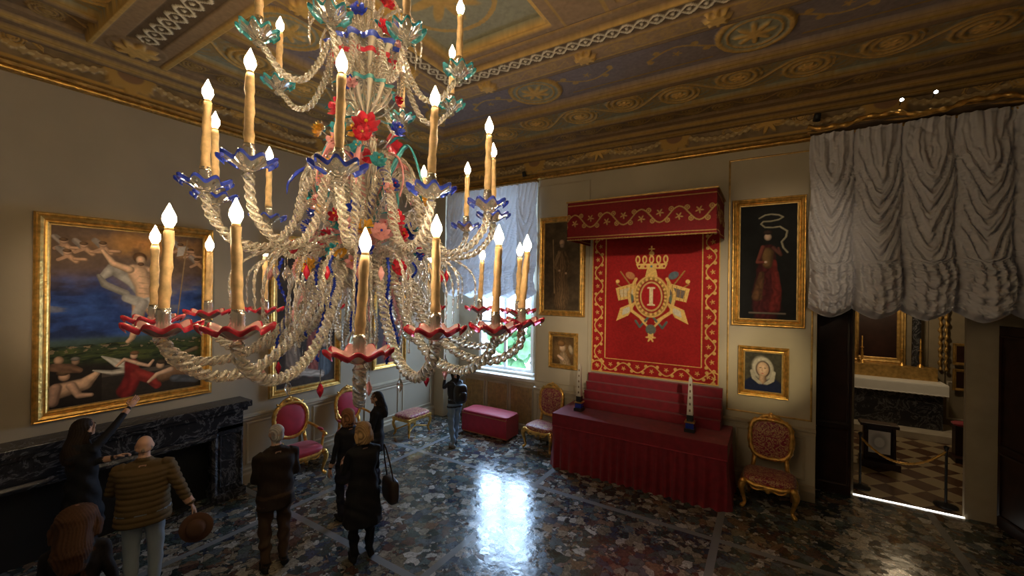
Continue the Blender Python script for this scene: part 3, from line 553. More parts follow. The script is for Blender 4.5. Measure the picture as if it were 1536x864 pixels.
pl=np.array(pl); nn=np.array(nn,float); S_=np.r_[0,np.cumsum(np.hypot(*np.diff(pl,axis=0).T))]
rows=[]
for z in np.linspace(.82,.005,14):
    f=(.82-z)/.82; dsp=-.012+.05*f+(.008+.030*f)*np.sin(S_*2*PI/.17+2.5*np.sin(S_*2.1)+np.sin(S_*5.3))+.012*f*np.sin(S_*9+z*3)
    rows.append(np.c_[pl+nn*dsp[:,None],np.full(len(pl),z)])
mb.grid(np.array(rows),M['red'])
t=np.linspace(0,1,160); mb.sweep(np.c_[x0+t*(x1-x0),0*t+y0-.008,0*t+.81],.010,M['redup'],6)
mb.build(bevel=.01)
mb=MB('stepped_altar_riser'); zr=zt+.002
for i in range(4): mb.bb(-3.26,-.70,8.02+i*.11,8.48,zr+i*.165,zr+.165+i*.165,M['red'])
for i in range(4): mb.bb(-3.27,-.69,8.012+i*.11,8.03+i*.11,zr+.150+i*.165,zr+.166+i*.165,M['red'])
mb.build(bevel=.012)
for (x,y) in((-3.22,7.78),(-1.14,7.72)):
    mb=MB('obelisk'); z_=zt+.002; mb.box((x,y,z_+.03),(.17,.17,.06),M['black']); mb.box((x,y,z_+.11),(.13,.13,.10),M['gblue']); mb.box((x,y,z_+.17),(.16,.16,.025),M['golddull']); mb.box((x,y,z_+.235),(.10,.10,.11),M['black'])
    h0,h1=z_+.29,z_+.95; P=[[[x+sx*r,y+sy*r,z] for sx,sy in((-1,-1),(1,-1),(1,1),(-1,1))] for r,z in((.05,h0),(.026,h1-.05),(.001,h1))]; mb.grid(np.array(P),M['stone'],False,cu=True)
    for i in range(5): mb.box((x,y-.047+.0052*i,h0+.08+i*.11),(.025,.012,.04),M['brown'])
    mb.build()
# ------------------------------------------------------------------ fireplace
mb=MB('marble_fireplace'); xf=-7.45; W=M['marble']; XQ=XW+.01
mb.bb(XQ,xf,.25,.75,0,1.2,W); mb.bb(XQ,xf,3.12,3.5,0,1.2,W); mb.bb(XQ,xf,.25,3.5,1.12,1.42,W)
mb.bb(XQ,xf+.09,.15,3.6,1.46,1.56,W); mb.bb(XQ,xf+.05,.20,3.55,1.40,1.47,W)
mb.bb(XQ,xf+.06,.22,.78,0,.14,W); mb.bb(XQ,xf+.06,3.09,3.53,0,.14,W)
mb.frame((xf,.80,0.0),(0,1,0),(0,0,1),2.27,1.07,[(-.04,0),(-.04,.03),(.0,.05),(.05,.03),(.05,0)],W)
mb.frame((xf,3.17,.25),(0,1,0),(0,0,1),.28,.8,[(0,0),(0,.02),(.025,.025),(.03,0)],W)
mb.bb(XQ+.005,XQ+.03,.75,3.12,0,1.12,M['black']); mb.build(bevel=.01)
# ------------------------------------------------------------------ curtains
def austrian(name,x0,x1,y,z0,z1,nc,seed,mat,nu=38,nv=330,K=1.0):
    r=np.random.RandomState(seed); H=z1-z0; t=np.linspace(0,1,nv)[:,None]; u=np.linspace(0,1,nc*nu+1)[None]
    cc=u*nc; k=np.minimum(np.floor(cc).astype(int),nc-1); c=(cc-k)*2-1+0*t; b=1-np.abs(c)**1.5
    jit=r.uniform(-.5,.5,nc)[k]; ph=r.uniform(0,1,nc)[k]; sm=r.uniform(.85,1.2,nc)[k]
    D=t*H; X=x0+(x1-x0)*u+0*t
    nz=vnoise(X,D,2.2,seed,3)-.5; nf=vnoise(X,D,8,seed+5,3)-.5; nh=vnoise(X*1.2,D*2,9,seed+9,3)
    low=sst(.72,.78,t)
    sag=(.12+.62*sst(0,.30,t))*sm*(1-.60*low)
    q=D-sag*b+nz*.22
    fr=3.3+jit+low*2.6
    p1=np.abs(np.sin(PI*(q*fr+ph)))**.65
    p2=np.abs(np.sin(PI*(q*fr*2.6+ph*2+nf*.8)))**.7
    amp=K*(.035+.085*sst(0,.25,t))*(.40+.60*b)*(1-.35*low)
    fold=amp*(p1+.42*p2)
    g=np.exp(-(1-np.abs(c))**2/.014)
    vf=.024*np.sin(c*PI*4.5+nz*8)*(1-sst(.06,.30,t))+.012*np.sin(c*PI*9+nz*9)*(1-sst(.0,.5,t))
    bulge=b*(.03+.06*t)
    pouf=low*(.12*np.sin(PI*np.clip((t-.75)/.25,0,1))**.6*(.6+.4*b)+.09*(1-np.abs(2*nh-1))+.04*np.sin(c*PI*5+nz*10))
    out=.04+bulge+fold+vf+nf*.02+pouf-.07*g*(.4+t)*K
    Z=z1-D-.15*b*sst(.55,1,t)+.05*nz*t
    tw=sst(.965,1,t); out=out*(1-.75*tw)
    mb=MB(name); X=X+.015*np.sin(D*5+seed)*(1-.5*t)
    mb.grid(np.stack([X,y-out,Z],-1),mat); return mb
cur=austrian('austrian_curtain',.55,3.95,8.42,3.24,6.06,6,3,M['sheer']).build()
mb=MB('curtain_pelmet'); t=np.linspace(0,1,260); x=.5+t*3.5; mb.sweep(np.c_[x,8.18+0*t,6.14+.04*np.sin(x*2*PI/1.1)+.012*np.sin(x*17)],.034*(1+.25*np.sin(x*40)),M['gold'],10)
mb.sweep(np.c_[x,8.22+0*t,6.10+.03*np.sin(x*2*PI/1.1+1)],.02,M['golddull'],8)
mb.bb(.55,3.95,8.20,YN-.01,6.09,6.12,M['brown']); mb.build(parent=cur)
cur=austrian('austrian_curtain',-7.35,-4.62,8.50,3.38,5.98,5,8,M['sheer2'],K=.9).build()
mb=MB('curtain_pelmet'); mb.bb(-7.4,-4.6,8.34,YN-.01,5.97,6.01,M['golddull']); mb.build(parent=cur)
def spot_fixture(loc,aim,power,ang,col=(1,.82,.58),r=.06,k=1.0,face=True):
    mb=MB('spot_lamp'); d=nrm(np.array(aim)-np.array(loc)); up=A(0,0,1); s=nrm(np.cross(d,up)); u=np.cross(s,d); R=np.stack([s,u,d],1)*k
    mb.at(loc,R=R); mb.lathe([(.001,-.14),(.05,-.13),(.06,0),(.055,0),(.05,-.02)],(0,0,0),M['black'],16); mb.lathe([(.045,-.02),(.001,-.02)],(0,0,0),M['spotlamp'] if face else M['black'],16)
    mb.at(); mb.sweep([loc-d*.1*k,loc-d*.1*k+A(0,.12,-.05)],.012*k,M['black'],6); ob=mb.build()
    if power:
        l=bpy.data.lights.new('spot','SPOT'); l.energy=power; l.spot_size=math.radians(ang); l.spot_blend=.8; l.color=col; l.shadow_soft_size=r
        lo=bpy.data.objects.new('added_spot_beam',l); CO.objects.link(lo); lo.location=Vector(loc+d*.03); lo.rotation_euler=Vector(d).to_track_quat('-Z','Y').to_euler(); lo.parent=ob
# ------------------------------------------------------------------ seats
def chair(name,pos,face,arms,mat,sc=1.0,oval=True,wx=1.0):
    mb=MB(name); rz=math.atan2(face[1],face[0])-PI/2; mb.at((*pos,0),rz,sc=sc); mb.M[:3,0]*=wx; G=M['gold']
    for sx in(-1,1):
        mb.sweep(spline([(sx*.27,.24,.42),(sx*.31,.28,.33),(sx*.285,.255,.18),(sx*.27,.24,.08),(sx*.31,.29,.025)],16),[.04,.045,.047,.045,.04,.035,.03,.027,.024,.022,.021,.021,.023,.028,.03,.022],G,8)
        mb.sweep(spline([(sx*.24,-.22,.42),(sx*.25,-.25,.22),(sx*.26,-.31,.02)],10),np.linspace(.032,.02,10),G,8)
        mb.ell((sx*.285,.27,.40),(.05,.045,.05),G,10,6)
    P=[(.30*math.copysign(abs(math.cos(a))**.45,math.cos(a)),.01+.27*math.copysign(abs(math.sin(a))**.45,math.sin(a)),.395-.015*math.cos(4*a)) for a in np.linspace(0,2*PI,60,endpoint=False)]
    mb.sweep(P,.034,G,8,closed=True,rib=(3,.2,20)); mb.ell((0,.29,.37),(.07,.025,.04),G,12,6); mb.ell((0,.29,.33),(.03,.02,.03),G)
    for sx in(-1,1): mb.sweep(spline([(sx*.05,.29,.35),(sx*.14,.295,.33),(sx*.20,.29,.37),(sx*.16,.295,.40)],12),.013,G,6)
    mb.ell((0,.01,.44),(.31,.275,.075),mat,32,12,e=.6,e2=.45)
    bw,bh=(.25,.29); cz=.90 if oval else .92
    def bp(x,z,o=0): return A(x,-.24-.13*(z-.5)+o,z)
    th=np.linspace(0,2*PI,64,endpoint=False); e=.85 if oval else .6
    P=[bp(bw*math.copysign(abs(math.cos(a))**e,math.cos(a))*(1+.06*math.sin(a)),cz+bh*math.copysign(abs(math.sin(a))**e,math.sin(a))) for a in th]
    mb.sweep(P,.033,G,8,closed=True,rib=(3,.25,25))
    rr=np.linspace(0,1,8)[:,None]; GX=bw*rr*np.sign(np.cos(th))*np.abs(np.cos(th))**e*(1+.06*np.sin(th)); GZ=cz+bh*rr*np.sign(np.sin(th))*np.abs(np.sin(th))**e
    for o,sg in((.045,1),(-.02,-1)):
        mb.grid(np.stack([GX,-.24-.13*(GZ-.5)+o*(1-rr**3)+0*GX,GZ],-1),mat,cu=True,flip=sg<0)
    for sx in(-1,1):
        mb.sweep([bp(sx*.22,.42),bp(sx*.2,.55),bp(sx*.19,.66)],.028,G,8)
        mb.sweep(spline([bp(sx*.02,cz+bh+.07),bp(sx*.09,cz+bh+.045),bp(sx*.17,cz+bh-.02),bp(sx*.20,cz+bh+.01)],12),np.linspace(.03,.014,12),G,8)
        if arms:
            mb.sweep(spline([bp(sx*.25,.80),A(sx*.32,-.12,.74),A(sx*.33,.08,.70),A(sx*.32,.20,.69),A(sx*.32,.23,.65)],18),[.022]*12+[.025,.028,.03,.032,.03,.02],G,8)
            mb.sweep(spline([A(sx*.32,.17,.68),A(sx*.34,.10,.58),A(sx*.30,.14,.44)],10),.022,G,8); mb.ell((sx*.33,.02,.725),(.03,.1,.022),mat)
    mb.ell(bp(0,cz+bh+.045),(.055,.03,.045),G,12,8); mb.ell(bp(0,cz+bh+.09),(.025,.02,.025),G)
    return mb.build()
chair('gilt_damask_chair',(.03,7.93),(-.05,-1),False,M['damask'],1.08,False,1.10)
chair('gilt_damask_chair',(-4.17,8.08),(-.08,-1),False,M['damask'],1.04,False,1.1)
chair('gilt_armchair',(-7.28,4.36),(1,-.12),True,M['redup'],1.08,wx=1.1)
chair('gilt_armchair',(-7.28,5.60),(1,-.12),True,M['redup'],1.06,wx=1.05)
mb=MB('gilt_stool'); mb.at((-7.2,7.12,0),0); G=M['gold']
for sx in(-1,1):
    for sy in(-1,1): mb.sweep(spline([(sx*.22,sy*.30,.42),(sx*.26,sy*.35,.3),(sx*.22,sy*.31,.12),(sx*.25,sy*.34,.02)],12),np.linspace(.04,.022,12),G,8)
    mb.sweep(spline([(sx*.22,-.31,.14),(sx*.1,0,.2),(sx*.22,.31,.14)],12),.018,G,8)
mb.bb(-.27,.27,-.38,.38,.38,.45,G); mb.ell((0,0,.47),(.27,.38,.07),M['damask'],28,10,e=.6,e2=.4); mb.build(bevel=.006)
mb=MB('red_upholstered_bench'); mb.bb(-6.30,-5.02,7.88,8.42,.03,.50,M['redup']); mb.ell((-5.66,8.15,.51),(.66,.285,.05),M['redup'],36,8,e=.5,e2=.25)
for xx in(-6.2,-5.12):
    for yy in(7.95,8.35): mb.box((xx,yy,.02),(.08,.08,.04),M['darkwood'])
mb.sweep([(-6.3,7.875,.47),(-5.02,7.875,.47)],.008,M['golddull'],6); mb.sweep([(-6.3,7.875,.05),(-5.02,7.875,.05)],.008,M['golddull'],6); mb.build(bevel=.02)
# ------------------------------------------------------------------ doorway, doors, chapel room
mb=MB('door_1'); mb.at((1.02,9.12,0),0)
mb.bb(-.32,.20,-.03,.03,0,3.3,M['darkwood'])
for z0,z1 in((.2,1.1),(1.25,3.1)): mb.frame((-.25,-.03,z0),(1,0,0),(0,0,1),.38,z1-z0,[(0,0),(0,.02),(.03,.03),(.04,0)],M['darkwood'])
mb.build()
mb=MB('door_2'); a=math.atan2(-.82,.18); mb.at((2.98,9.18,0),a)
mb.bb(0,.85,-.03,.03,0,3.02,M['darkwood'])
for z0,z1 in((.2,1.1),(1.25,2.85)): mb.frame((.08,-.03,z0),(1,0,0),(0,0,1),.68,z1-z0,[(0,0),(0,.02),(.03,.03),(.04,0)],M['darkwood'])
mb.build()
mb=MB('threshold_led_strip'); mb.bb(1.27,2.62,9.20,9.225,.001,.012,M['led']); mb.build()
mb=MB('floor_chapel'); mb.bb(-.8,6.7,9.27,15.2,-.12,0,M['checker']); mb.build()
DW=M['dimwall']
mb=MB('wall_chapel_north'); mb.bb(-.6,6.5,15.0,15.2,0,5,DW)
for x in(3.55,4.7,1.2): mb.bb(x,x+.3,14.92,15.0,0,5,M['dimwall'])
mb.frame((3.95,15.0,.3),(1,0,0),(0,0,1),.65,.9,pm,M['stone']); mb.build()
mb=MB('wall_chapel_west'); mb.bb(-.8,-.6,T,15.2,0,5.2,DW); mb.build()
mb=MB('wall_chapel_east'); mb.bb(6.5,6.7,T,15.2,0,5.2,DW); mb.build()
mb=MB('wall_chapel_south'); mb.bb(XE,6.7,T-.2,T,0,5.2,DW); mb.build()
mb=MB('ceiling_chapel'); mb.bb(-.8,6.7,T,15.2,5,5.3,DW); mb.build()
mb=MB('chapel_altar'); mb.bb(1.2,3.9,13.5,14.78,0,.16,M['stone']); mb.bb(1.5,3.6,14.0,14.7,.16,1.22,M['marble']); mb.bb(1.42,3.68,13.93,14.72,1.22,1.28,M['white']); mb.bb(1.42,3.68,13.92,13.94,1.02,1.26,M['white']); mb.bb(1.5,3.6,14.4,14.72,1.28,1.6,M['golddull'])
t=np.linspace(0,1,80); mb.sweep(np.c_[1.42+t*2.26,0*t+13.93,0*t+1.02],.02,M['white'],6,rib=(2,.5,80))
for x in(1.8,2.15,2.95,3.3): mb.lathe([(.07,0),(.06,.03),(.02,.08),(.03,.25),(.015,.4),(.045,.42),(.016,.43),(.014,.72),(.001,.73)],(x,14.5,1.6),M['gold'],12)
mb.frame((2.1,14.75,1.75),(1,0,0),(0,0,1),.8,1.3,[(d*1.3,h) for d,h in FP],M['golddull']); mb.bb(2.1,2.9,14.73,14.76,1.75,3.05,M['darkwood'])
for x in(1.55,3.25): mb.lathe([(.14,0),(.10,.08),(.09,1.8),(.14,1.95)],(x,14.62,1.3),M['marble'],16)
mb.build(bevel=.004)
for z in(1.75,1.1):
    mb=MB('small_framed_picture'); mb.bb(4.05,4.5,14.88,14.91,z,z+.42,M['darkwood']); mb.frame((4.05,14.89,z),(1,0,0),(0,0,1),.45,.42,[(d*.5,h*.6) for d,h in FP],M['golddull']); mb.build()
mb=MB('chapel_garland')  # gold garland strings hung on the chapel wall, not moulding
for x in(3.75,3.86): mb.sweep([(x+.01*math.sin(i),14.86,1.5+i*.045) for i in range(60)],[.03*(1+.5*math.sin(i*1.7)) for i in range(60)],M['golddull'],7)
mb.build()
mb=MB('prie_dieu'); mb.bb(1.62,2.22,10.85,11.25,0,.12,M['darkwood']); mb.bb(1.68,2.16,11.05,11.2,.12,.78,M['darkwood']); mb.bb(1.62,2.22,10.98,11.28,.78,.84,M['darkwood'])
mb.sweep([(1.7,10.95,.1),(1.7,11.02,.8)],.03,M['darkwood'],8); mb.sweep([(2.14,10.95,.1),(2.14,11.02,.8)],.03,M['darkwood'],8)
mb.panel((1.75,11.02,.25),(1,0,0),(0,0,1),.34,.45,60,80,lambda X,Y:(Cv(X,Y,(.8,.8,.78)).ell(.17,.24,.12,.16,(.5,.5,.5),0,.3).ell(.17,.22,.08,.1,(.85,.85,.82)).C,0*X),M['paint']); mb.build(bevel=.005)
mb=MB('kneeler_bench'); mb.bb(3.3,3.95,12.1,12.5,.0,.1,M['darkwood']); mb.bb(3.35,3.9,12.3,12.5,.1,.72,M['darkwood']); mb.ell((3.62,12.35,.76),(.32,.16,.06),M['red'],20,8,e2=.4); mb.build(bevel=.004)
mb=MB('rope_barrier')
SP=[(1.42,9.62),(2.50,9.55)]
for x,y in SP: mb.lathe([(.001,0),(.15,0),(.15,.02),(.03,.05),(.018,.08),(.018,.92),(.03,.94),(.035,.98),(.001,1.0)],(x,y,0),M['black'],16)
t=np.linspace(0,1,60)[:,None]; P=np.array([*SP[0],.9])*(1-t)+np.array([*SP[1],.9])*t; P[:,2]-=.33*4*(t*(1-t))[:,0]; mb.sweep(P,.018,M['gold'],8,rib=(3,.3,60)); mb.build()
mb=MB('garden_tree'); gm=simple('leaves',(.035,.09,.02),.8,var=.5,vs=3)
mb.sweep([(-8.3,15.5,-2),(-8.4,15.5,1)],.25,M['brown'],8)
for i in range(90): 
    p=rng.normal(0,1,3)*A(1.0,.8,.5)+A(-8.7,15.5,1.0); mb.ell(p,rng.uniform(.15,.4,3),gm,7,5)
mb.build()
# ------------------------------------------------------------------ chandelier
CX,CY=-2.50,1.975
fw=A(-.529,.8486,0); rt=A(.8486,.529,0)
def cdir(deg):
    a=math.radians(deg); return rt*math.sin(a)-fw*math.cos(a)
def ruffle(mb,c,r,rim,body,n=9,R=None,dep=.05):
    pr=[(r*.12,-dep),(r*.35,-dep*.8),(r*.62,-dep*.25),(r*.80,0),(r*.90,.006),(r*1.0,-.002)]
    mb.lathe(pr[:5],c,body,72,sn=n,sa=[0,.02,.05,.07,.09],sz=[0,.003,.006,.009,.012],R=R)
    mb.lathe([pr[4],(r*.96,.006),pr[5],(r*.985,-.016)],c,rim,72,sn=n,sa=[.09,.095,.11,.11],sz=[.012,.014,.017,.015],R=R)
def flower(mb,c,n,r,mat,mid):
    n=nrm(n); a=nrm(np.cross(n,A(.1,.2,1))); R=np.stack([a,np.cross(n,a),n],1)
    for k,(q,z,ns) in enumerate(((1,0,7),(.80,.012,6),(.58,.024,6),(.36,.032,5))): mb.lathe([(.002,z-.008),(r*q*.55,z),(r*q*.85,z+r*.10),(r*q,z+r*.22)],c,mat,42,sn=ns,sa=[0,.06,.11,.14],sz=[0,.004,.008,.012],R=R)
    mb.ell(c+n*.038,(r*.15,)*3,mid,8,6)
mb=MB('murano_chandelier'); C0=A(CX,CY,0)
def L(pr,mat,segs=48,**k):
    pr=np.array(pr,float); 
    if 'sn' in k:
        ph=np.arange(segs)*2*PI/segs; q=1-(.5+.5*np.cos(k['sn']*ph))**2.5; k['col']=np.repeat(np.repeat(q[None,:,None],3,2),len(pr),0)  # same painted crest highlights as in sweep
    mb.lathe(pr,(CX,CY,0),mat,segs,**k)
g=M['glass']
L([(.001,2.70),(.02,2.73),(.035,2.77),(.015,2.81),(.02,2.86),(.045,2.91),(.025,2.96),(.06,3.02),(.10,3.10),(.06,3.2),(.03,3.25)],g,sn=12,sa=[0,.1,.1,0,.1,.1,0,.12,.12,.1,0])
L([(.03,3.25),(.025,3.4),(.05,3.45),(.13,3.52),(.17,3.60),(.10,3.66),(.04,3.70),(.03,3.78)],g,sn=12,sa=[0,0,.05,.1,.12,.08,0,0])
L([(.03,3.76),(.08,3.79),(.16,3.84),(.20,3.89)],M['gpink'],sn=10,sa=[0,.05,.1,.12]); L([(.20,3.89),(.225,3.905),(.205,3.92)],M['gred'],60,sn=10,sa=[.12,.14,.12])
L([(.205,3.92),(.11,3.95),(.04,3.98)],g,sn=10,sa=[.12,.05,0])
L([(.04,3.98),(.025,4.05),(.055,4.12),(.07,4.2),(.035,4.28),(.025,4.36),(.045,4.42),(.07,4.47),(.03,4.53),(.025,4.58)],g,sn=12,sa=[0,0,.1,.1,.1,0,.1,.1,0,0])
L([(.03,4.58),(.06,4.62),(.08,4.66),(.05,4.70),(.03,4.73)],M['gteal'],sn=10,sa=[0,.1,.12,.1,0]) 
L([(.03,4.73),(.06,4.76),(.13,4.84),(.17,4.92),(.165,4.94),(.06,4.96),(.04,5.0)],g,72,sn=12,sa=[0,.05,.1,.12,.12,0,0]); L([(.165,4.93),(.185,4.95),(.165,4.955)],M['gteal'],72,sn=12,sa=[.12,.14,.12])
L([(.04,5.0),(.08,5.03),(.19,5.10),(.24,5.18),(.235,5.20),(.10,5.22),(.04,5.26)],g,72,sn=12,sa=[0,.05,.08,.1,.1,0,0]); L([(.235,5.175),(.262,5.205),(.225,5.215)],M['gblue'],72,sn=12,sa=[.1,.12,.1])
L([(.200,5.10),(.217,5.12),(.203,5.135)],M['gred'],72,sn=12,sa=[.1,.12,.1])
L([(.04,5.26),(.03,5.34),(.07,5.40),(.09,5.46),(.05,5.52),(.03,5.6),(.07,5.66),(.11,5.75),(.10,5.8),(.03,5.86),(.025,6.0),(.05,6.05),(.02,6.1)],g,sn=12,sa=[0,0,.1,.1,0,0,.1,.1,.1,0,0,0,0])
mb.lathe([(.018,6.08),(.018,6.5)],(CX,CY,0),M['gold'],8); mb.lathe([(.02,6.44),(.10,6.5),(.13,6.54),(.001,6.56)],(CX,CY,0),M['gold'],20)
def rad(deg,rz): d=cdir(deg); return np.array([C0+d*r+A(0,0,z) for r,z in rz])
def candle(c,lh,tilt,rim,body,cr,hold=.085):
    c=np.array(c,float)
    mb.lathe([(.012,-.10),(.03,-.085),(.018,-.06),(.045,-.045),(.05,-.03)],c,g,20,sn=7,sa=[0,.1,0,.1,.12])
    ruffle(mb,c,cr,rim,body)
    hp=[(.020,-.04)]+[(.026+.005*(i%2),-.03+i*hold/11) for i in range(13)]+[(.026,hold-.005),(.001,hold-.01)]
    mb.lathe(hp,c,M['silver'],18)
    t=np.linspace(0,1,14); a=c+A(0,0,hold-.015); P=a+t[:,None]*(A(*tilt,1.)*lh); R=.0235*(1+.10*np.sin(t*19+c[0]*9)+.06*np.sin(t*41+c[1]*7))*(1-.12*t)
    mb.sweep(P,R,M['candle'],10,rib=(5,.07,6)); tp=P[-1]
    mb.ell(tp+A(0,0,.008),(.018,.018,.012),M['candle'],10,6)
    mb.lathe([(.001,0),(.015,.006),(.027,.034),(.025,.058),(.012,.088),(.001,.114)],tp+A(0,0,.012),M['flame'],10)
TIL=[(.03,0),(-.05,.02),(.02,.04),(0,-.03),(.06,.02),(-.02,.02),(.01,.05),(.08,.03)]
lower=[-95,-67,-26,-6,19,36,54.5,77,112,-118,140,168,-148]
for i,a in enumerate(lower):
    dz=-.10 if a==19 else rng.uniform(-.015,.015); r=1.2+rng.uniform(-.03,.03)
    P=spline(rad(a,[(.10,3.62),(.22,3.66),(.36,3.50),(.50,3.24),(.74,3.05+dz*.5),(.98,3.02+dz),(1.15,3.12+dz),(r,3.22+dz)]),300)
    mb.sweep(P,np.linspace(.030,.025,300),g,14,rib=(3,.22,44)); candle(C0+cdir(a)*r+A(0,0,3.30+dz),.37,TIL[i%8],M['gred'],M['gpink'],.142)
mid=[-76,-42,-16,13,41,73,104,136,166,-162,-110]
for i,a in enumerate(mid):
    r=.95 if a!=13 else 1.03; dz=rng.uniform(-.02,.03)+(.08 if a==-16 else 0)
    P=spline(rad(a,[(.06,3.98),(.16,4.16),(.30,4.27),(.41,4.15),(.47,3.92),(.62,3.74),(.80,3.76),(.92,3.88),(r,3.99+dz)]),280)
    mb.sweep(P,np.linspace(.026,.021,280),g,14,rib=(3,.22,46)); tl=TIL[(i+3)%8]
    P=spline(rad(a+5,[(.47,3.92),(.40,4.05),(.34,3.98),(.38,3.88),(.46,3.90)]),60); mb.sweep(P,np.linspace(.012,.007,60),g,8,rib=(3,.2,60))
    candle(C0+cdir(a)*r+A(0,0,4.06+dz),.37,(tl[0]*.5,tl[1]*.5),M['gblue'],g,.128)
top=[-41,-98,80,38,174,128,4,-150]
for i,a in enumerate(top):
    P=spline(rad(a,[(.06,4.98),(.15,5.12),(.27,5.14),(.34,4.98),(.44,4.83),(.56,4.82),(.66,4.92),(.70,4.96)]),200)
    mb.sweep(P,np.linspace(.022,.017,200),g,12,rib=(3,.22,52)); candle(C0+cdir(a)*.70+A(0,0,5.02),.30,(0,.02),M['gteal'],g,.11)
for i in range(36):
    a=i*360/36+5; k=i%3; R0=[.82,.66,.5][k]; zt_=[3.74,3.80,3.72][k]; ze=[3.36,3.22,3.06][k]
    P=spline(rad(a,[(.06,3.58),(R0*.35,zt_),(R0*.72,zt_-.02),(R0*.96,(zt_+ze)/2+.04),(R0*.98,ze)]),110)
    mb.sweep(P,np.linspace(.014,.006,110)*(1+.25*np.sin(np.arange(110)*1.0)),g,8,rib=(2,.25,60))
for i in range(40):
    a=i*9+3; r=.16+.36*((i*7)%5)/4; z0=3.68-.05*((i*3)%3); z1=3.0+.12*((i*5)%4)
    n=24; zz=np.linspace(z0,z1,n*3); P=np.array([C0+cdir(a)*(r+.03*math.sin(j*.13))+A(0,0,z) for j,z in enumerate(zz)])
    mb.sweep(P,.010*(1+.5*np.cos(np.arange(n*3)*2*PI/3)),[g,M['gblue'],g,g,M['gblue'],g,M['gpink']][i%7],7)
for i in range(26):
    a=i*360/26; m_=[g,M['gpink'],g,M['gblue'],g,M['gteal']][i%6]; z0=3.92; R0=.22+.20*((i*3)%4)/3
    P=spline(rad(a,[(.06,z0),(R0*.4,z0+.28),(R0*.85,z0+.40+.08*(i%3)),(R0*1.15,z0+.30),(R0*1.2,z0+.20)]),30); w=.017*np.sin(np.linspace(.25,PI,30))+.003
    mb.sweep(P,w,m_,10,flat=(1,.35),rib=(5,.2,10))
for i in range(20):
    a=i*18+9; P=spline(rad(a,[(.05,4.30),(.16,4.42),(.30,4.40),(.36,4.26),(.33,4.12)]),70); mb.sweep(P,np.linspace(.011,.005,70),g if i%3 else M['gpink'],8,rib=(3,.25,60))
for i in range(14):
    a=i*360/14; P=spline(rad(a,[(.05,5.28),(.14,5.42),(.28,5.46),(.38,5.34),(.38,5.20)]),60); mb.sweep(P,np.linspace(.013,.005,60),g,8,rib=(3,.25,60))
    P=spline(rad(a+9,[(.24,5.18),(.26,5.05),(.25,4.92)]),30); mb.sweep(P,.008*(1+.4*np.cos(np.arange(30)*2*PI/3)),g,6)
fl=[(20,.20,4.60,.085,'gred','gyel'),(-25,.24,4.70,.075,'gred','gpink'),(-5,.16,4.56,.055,'gyel','gred'),(55,.34,4.56,.055,'gblue','gyel'),(70,.30,3.86,.065,'gred','gyel'),(-60,.36,3.90,.06,'gblue','gred'),(-40,.33,4.05,.06,'gpink','gred'),(35,.36,3.85,.06,'gpink','gblue'),(0,.27,3.80,.075,'gpink','gyel'),(-15,.32,3.72,.055,'gteal','gyel'),(20,.33,3.74,.055,'gblue','gyel'),(60,.27,4.2,.05,'gblue','gred'),(-75,.3,4.6,.06,'gyel','gteal'),(-50,.27,5.35,.06,'gred','gyel'),(10,.3,5.3,.05,'gblue','gyel'),(45,.28,5.42,.06,'gred','gyel'),(90,.3,5.3,.06,'gteal','gred'),(-100,.3,3.85,.07,'gred','gyel'),(110,.3,3.9,.07,'gblue','gyel'),(150,.25,4.6,.08,'gred','gyel'),(-150,.25,4.5,.08,'gblue','gyel'),(30,.42,4.30,.05,'gteal','gyel'),(-30,.42,3.62,.055,'gyel','gred'),(50,.42,3.62,.055,'gred','gyel'),(-10,.34,3.95,.05,'gred','gyel'),(10,.36,4.0,.045,'gblue','gyel'),(48,.40,3.95,.06,'gred','gyel'),(-50,.44,3.75,.055,'gred','gyel'),(-30,.3,4.3,.05,'gyel','gred')]
r2_=np.random.RandomState(4)
for i in range(34):
    z=[3.70,3.85,3.95,4.15,4.32,4.50,4.80,5.28][i%8]; fl.append((r2_.uniform(-110,110),r2_.uniform(.24,.46) if z<4.4 else r2_.uniform(.16,.30),z+r2_.uniform(-.07,.07),r2_.uniform(.035,.06),['gred','gpink','gblue','gyel','gpink','gteal','gpink'][i%7],['gyel','gred','gyel'][i%3]))
for a,r,z,rr,m1,m2 in fl:
    c=C0+cdir(a)*r+A(0,0,z); flower(mb,c,cdir(a)+A(0,0,.35),rr,M[m1],M[m2]); mb.sweep(spline([C0+A(0,0,z-.15),C0+cdir(a)*r*.6+A(0,0,z-.1),c],10),.005,g,6)
    for s_ in(-1,1):
        sd=np.cross(cdir(a),A(0,0,1))*s_; P=spline([c-cdir(a)*.02,c-cdir(a)*.01+sd*rr*.9+A(0,0,rr*.5),c+sd*rr*1.9+A(0,0,rr*.2)],9); mb.sweep(P,rr*.28*np.sin(np.linspace(.3,PI,9))+.001,M['gteal'] if s_>0 else g,8,flat=(1,.3))
for i,a in enumerate(mid+lower+[x+12 for x in mid]):
    lo=len(mid)<=i<len(mid)+len(lower); r,z=(.62,3.02) if lo else (.60,3.70)
    p=C0+cdir(a+4)*r+A(0,0,z); mb.sweep([p,p-A(0,0,.08)],.003,g,5); mb.lathe([(.001,-.17),(.016,-.14),(.02,-.12),(.008,-.09),(.002,-.08)],p,[M['gpink'],g,M['gred']][i%3],10)
mb.build(recalc=True)
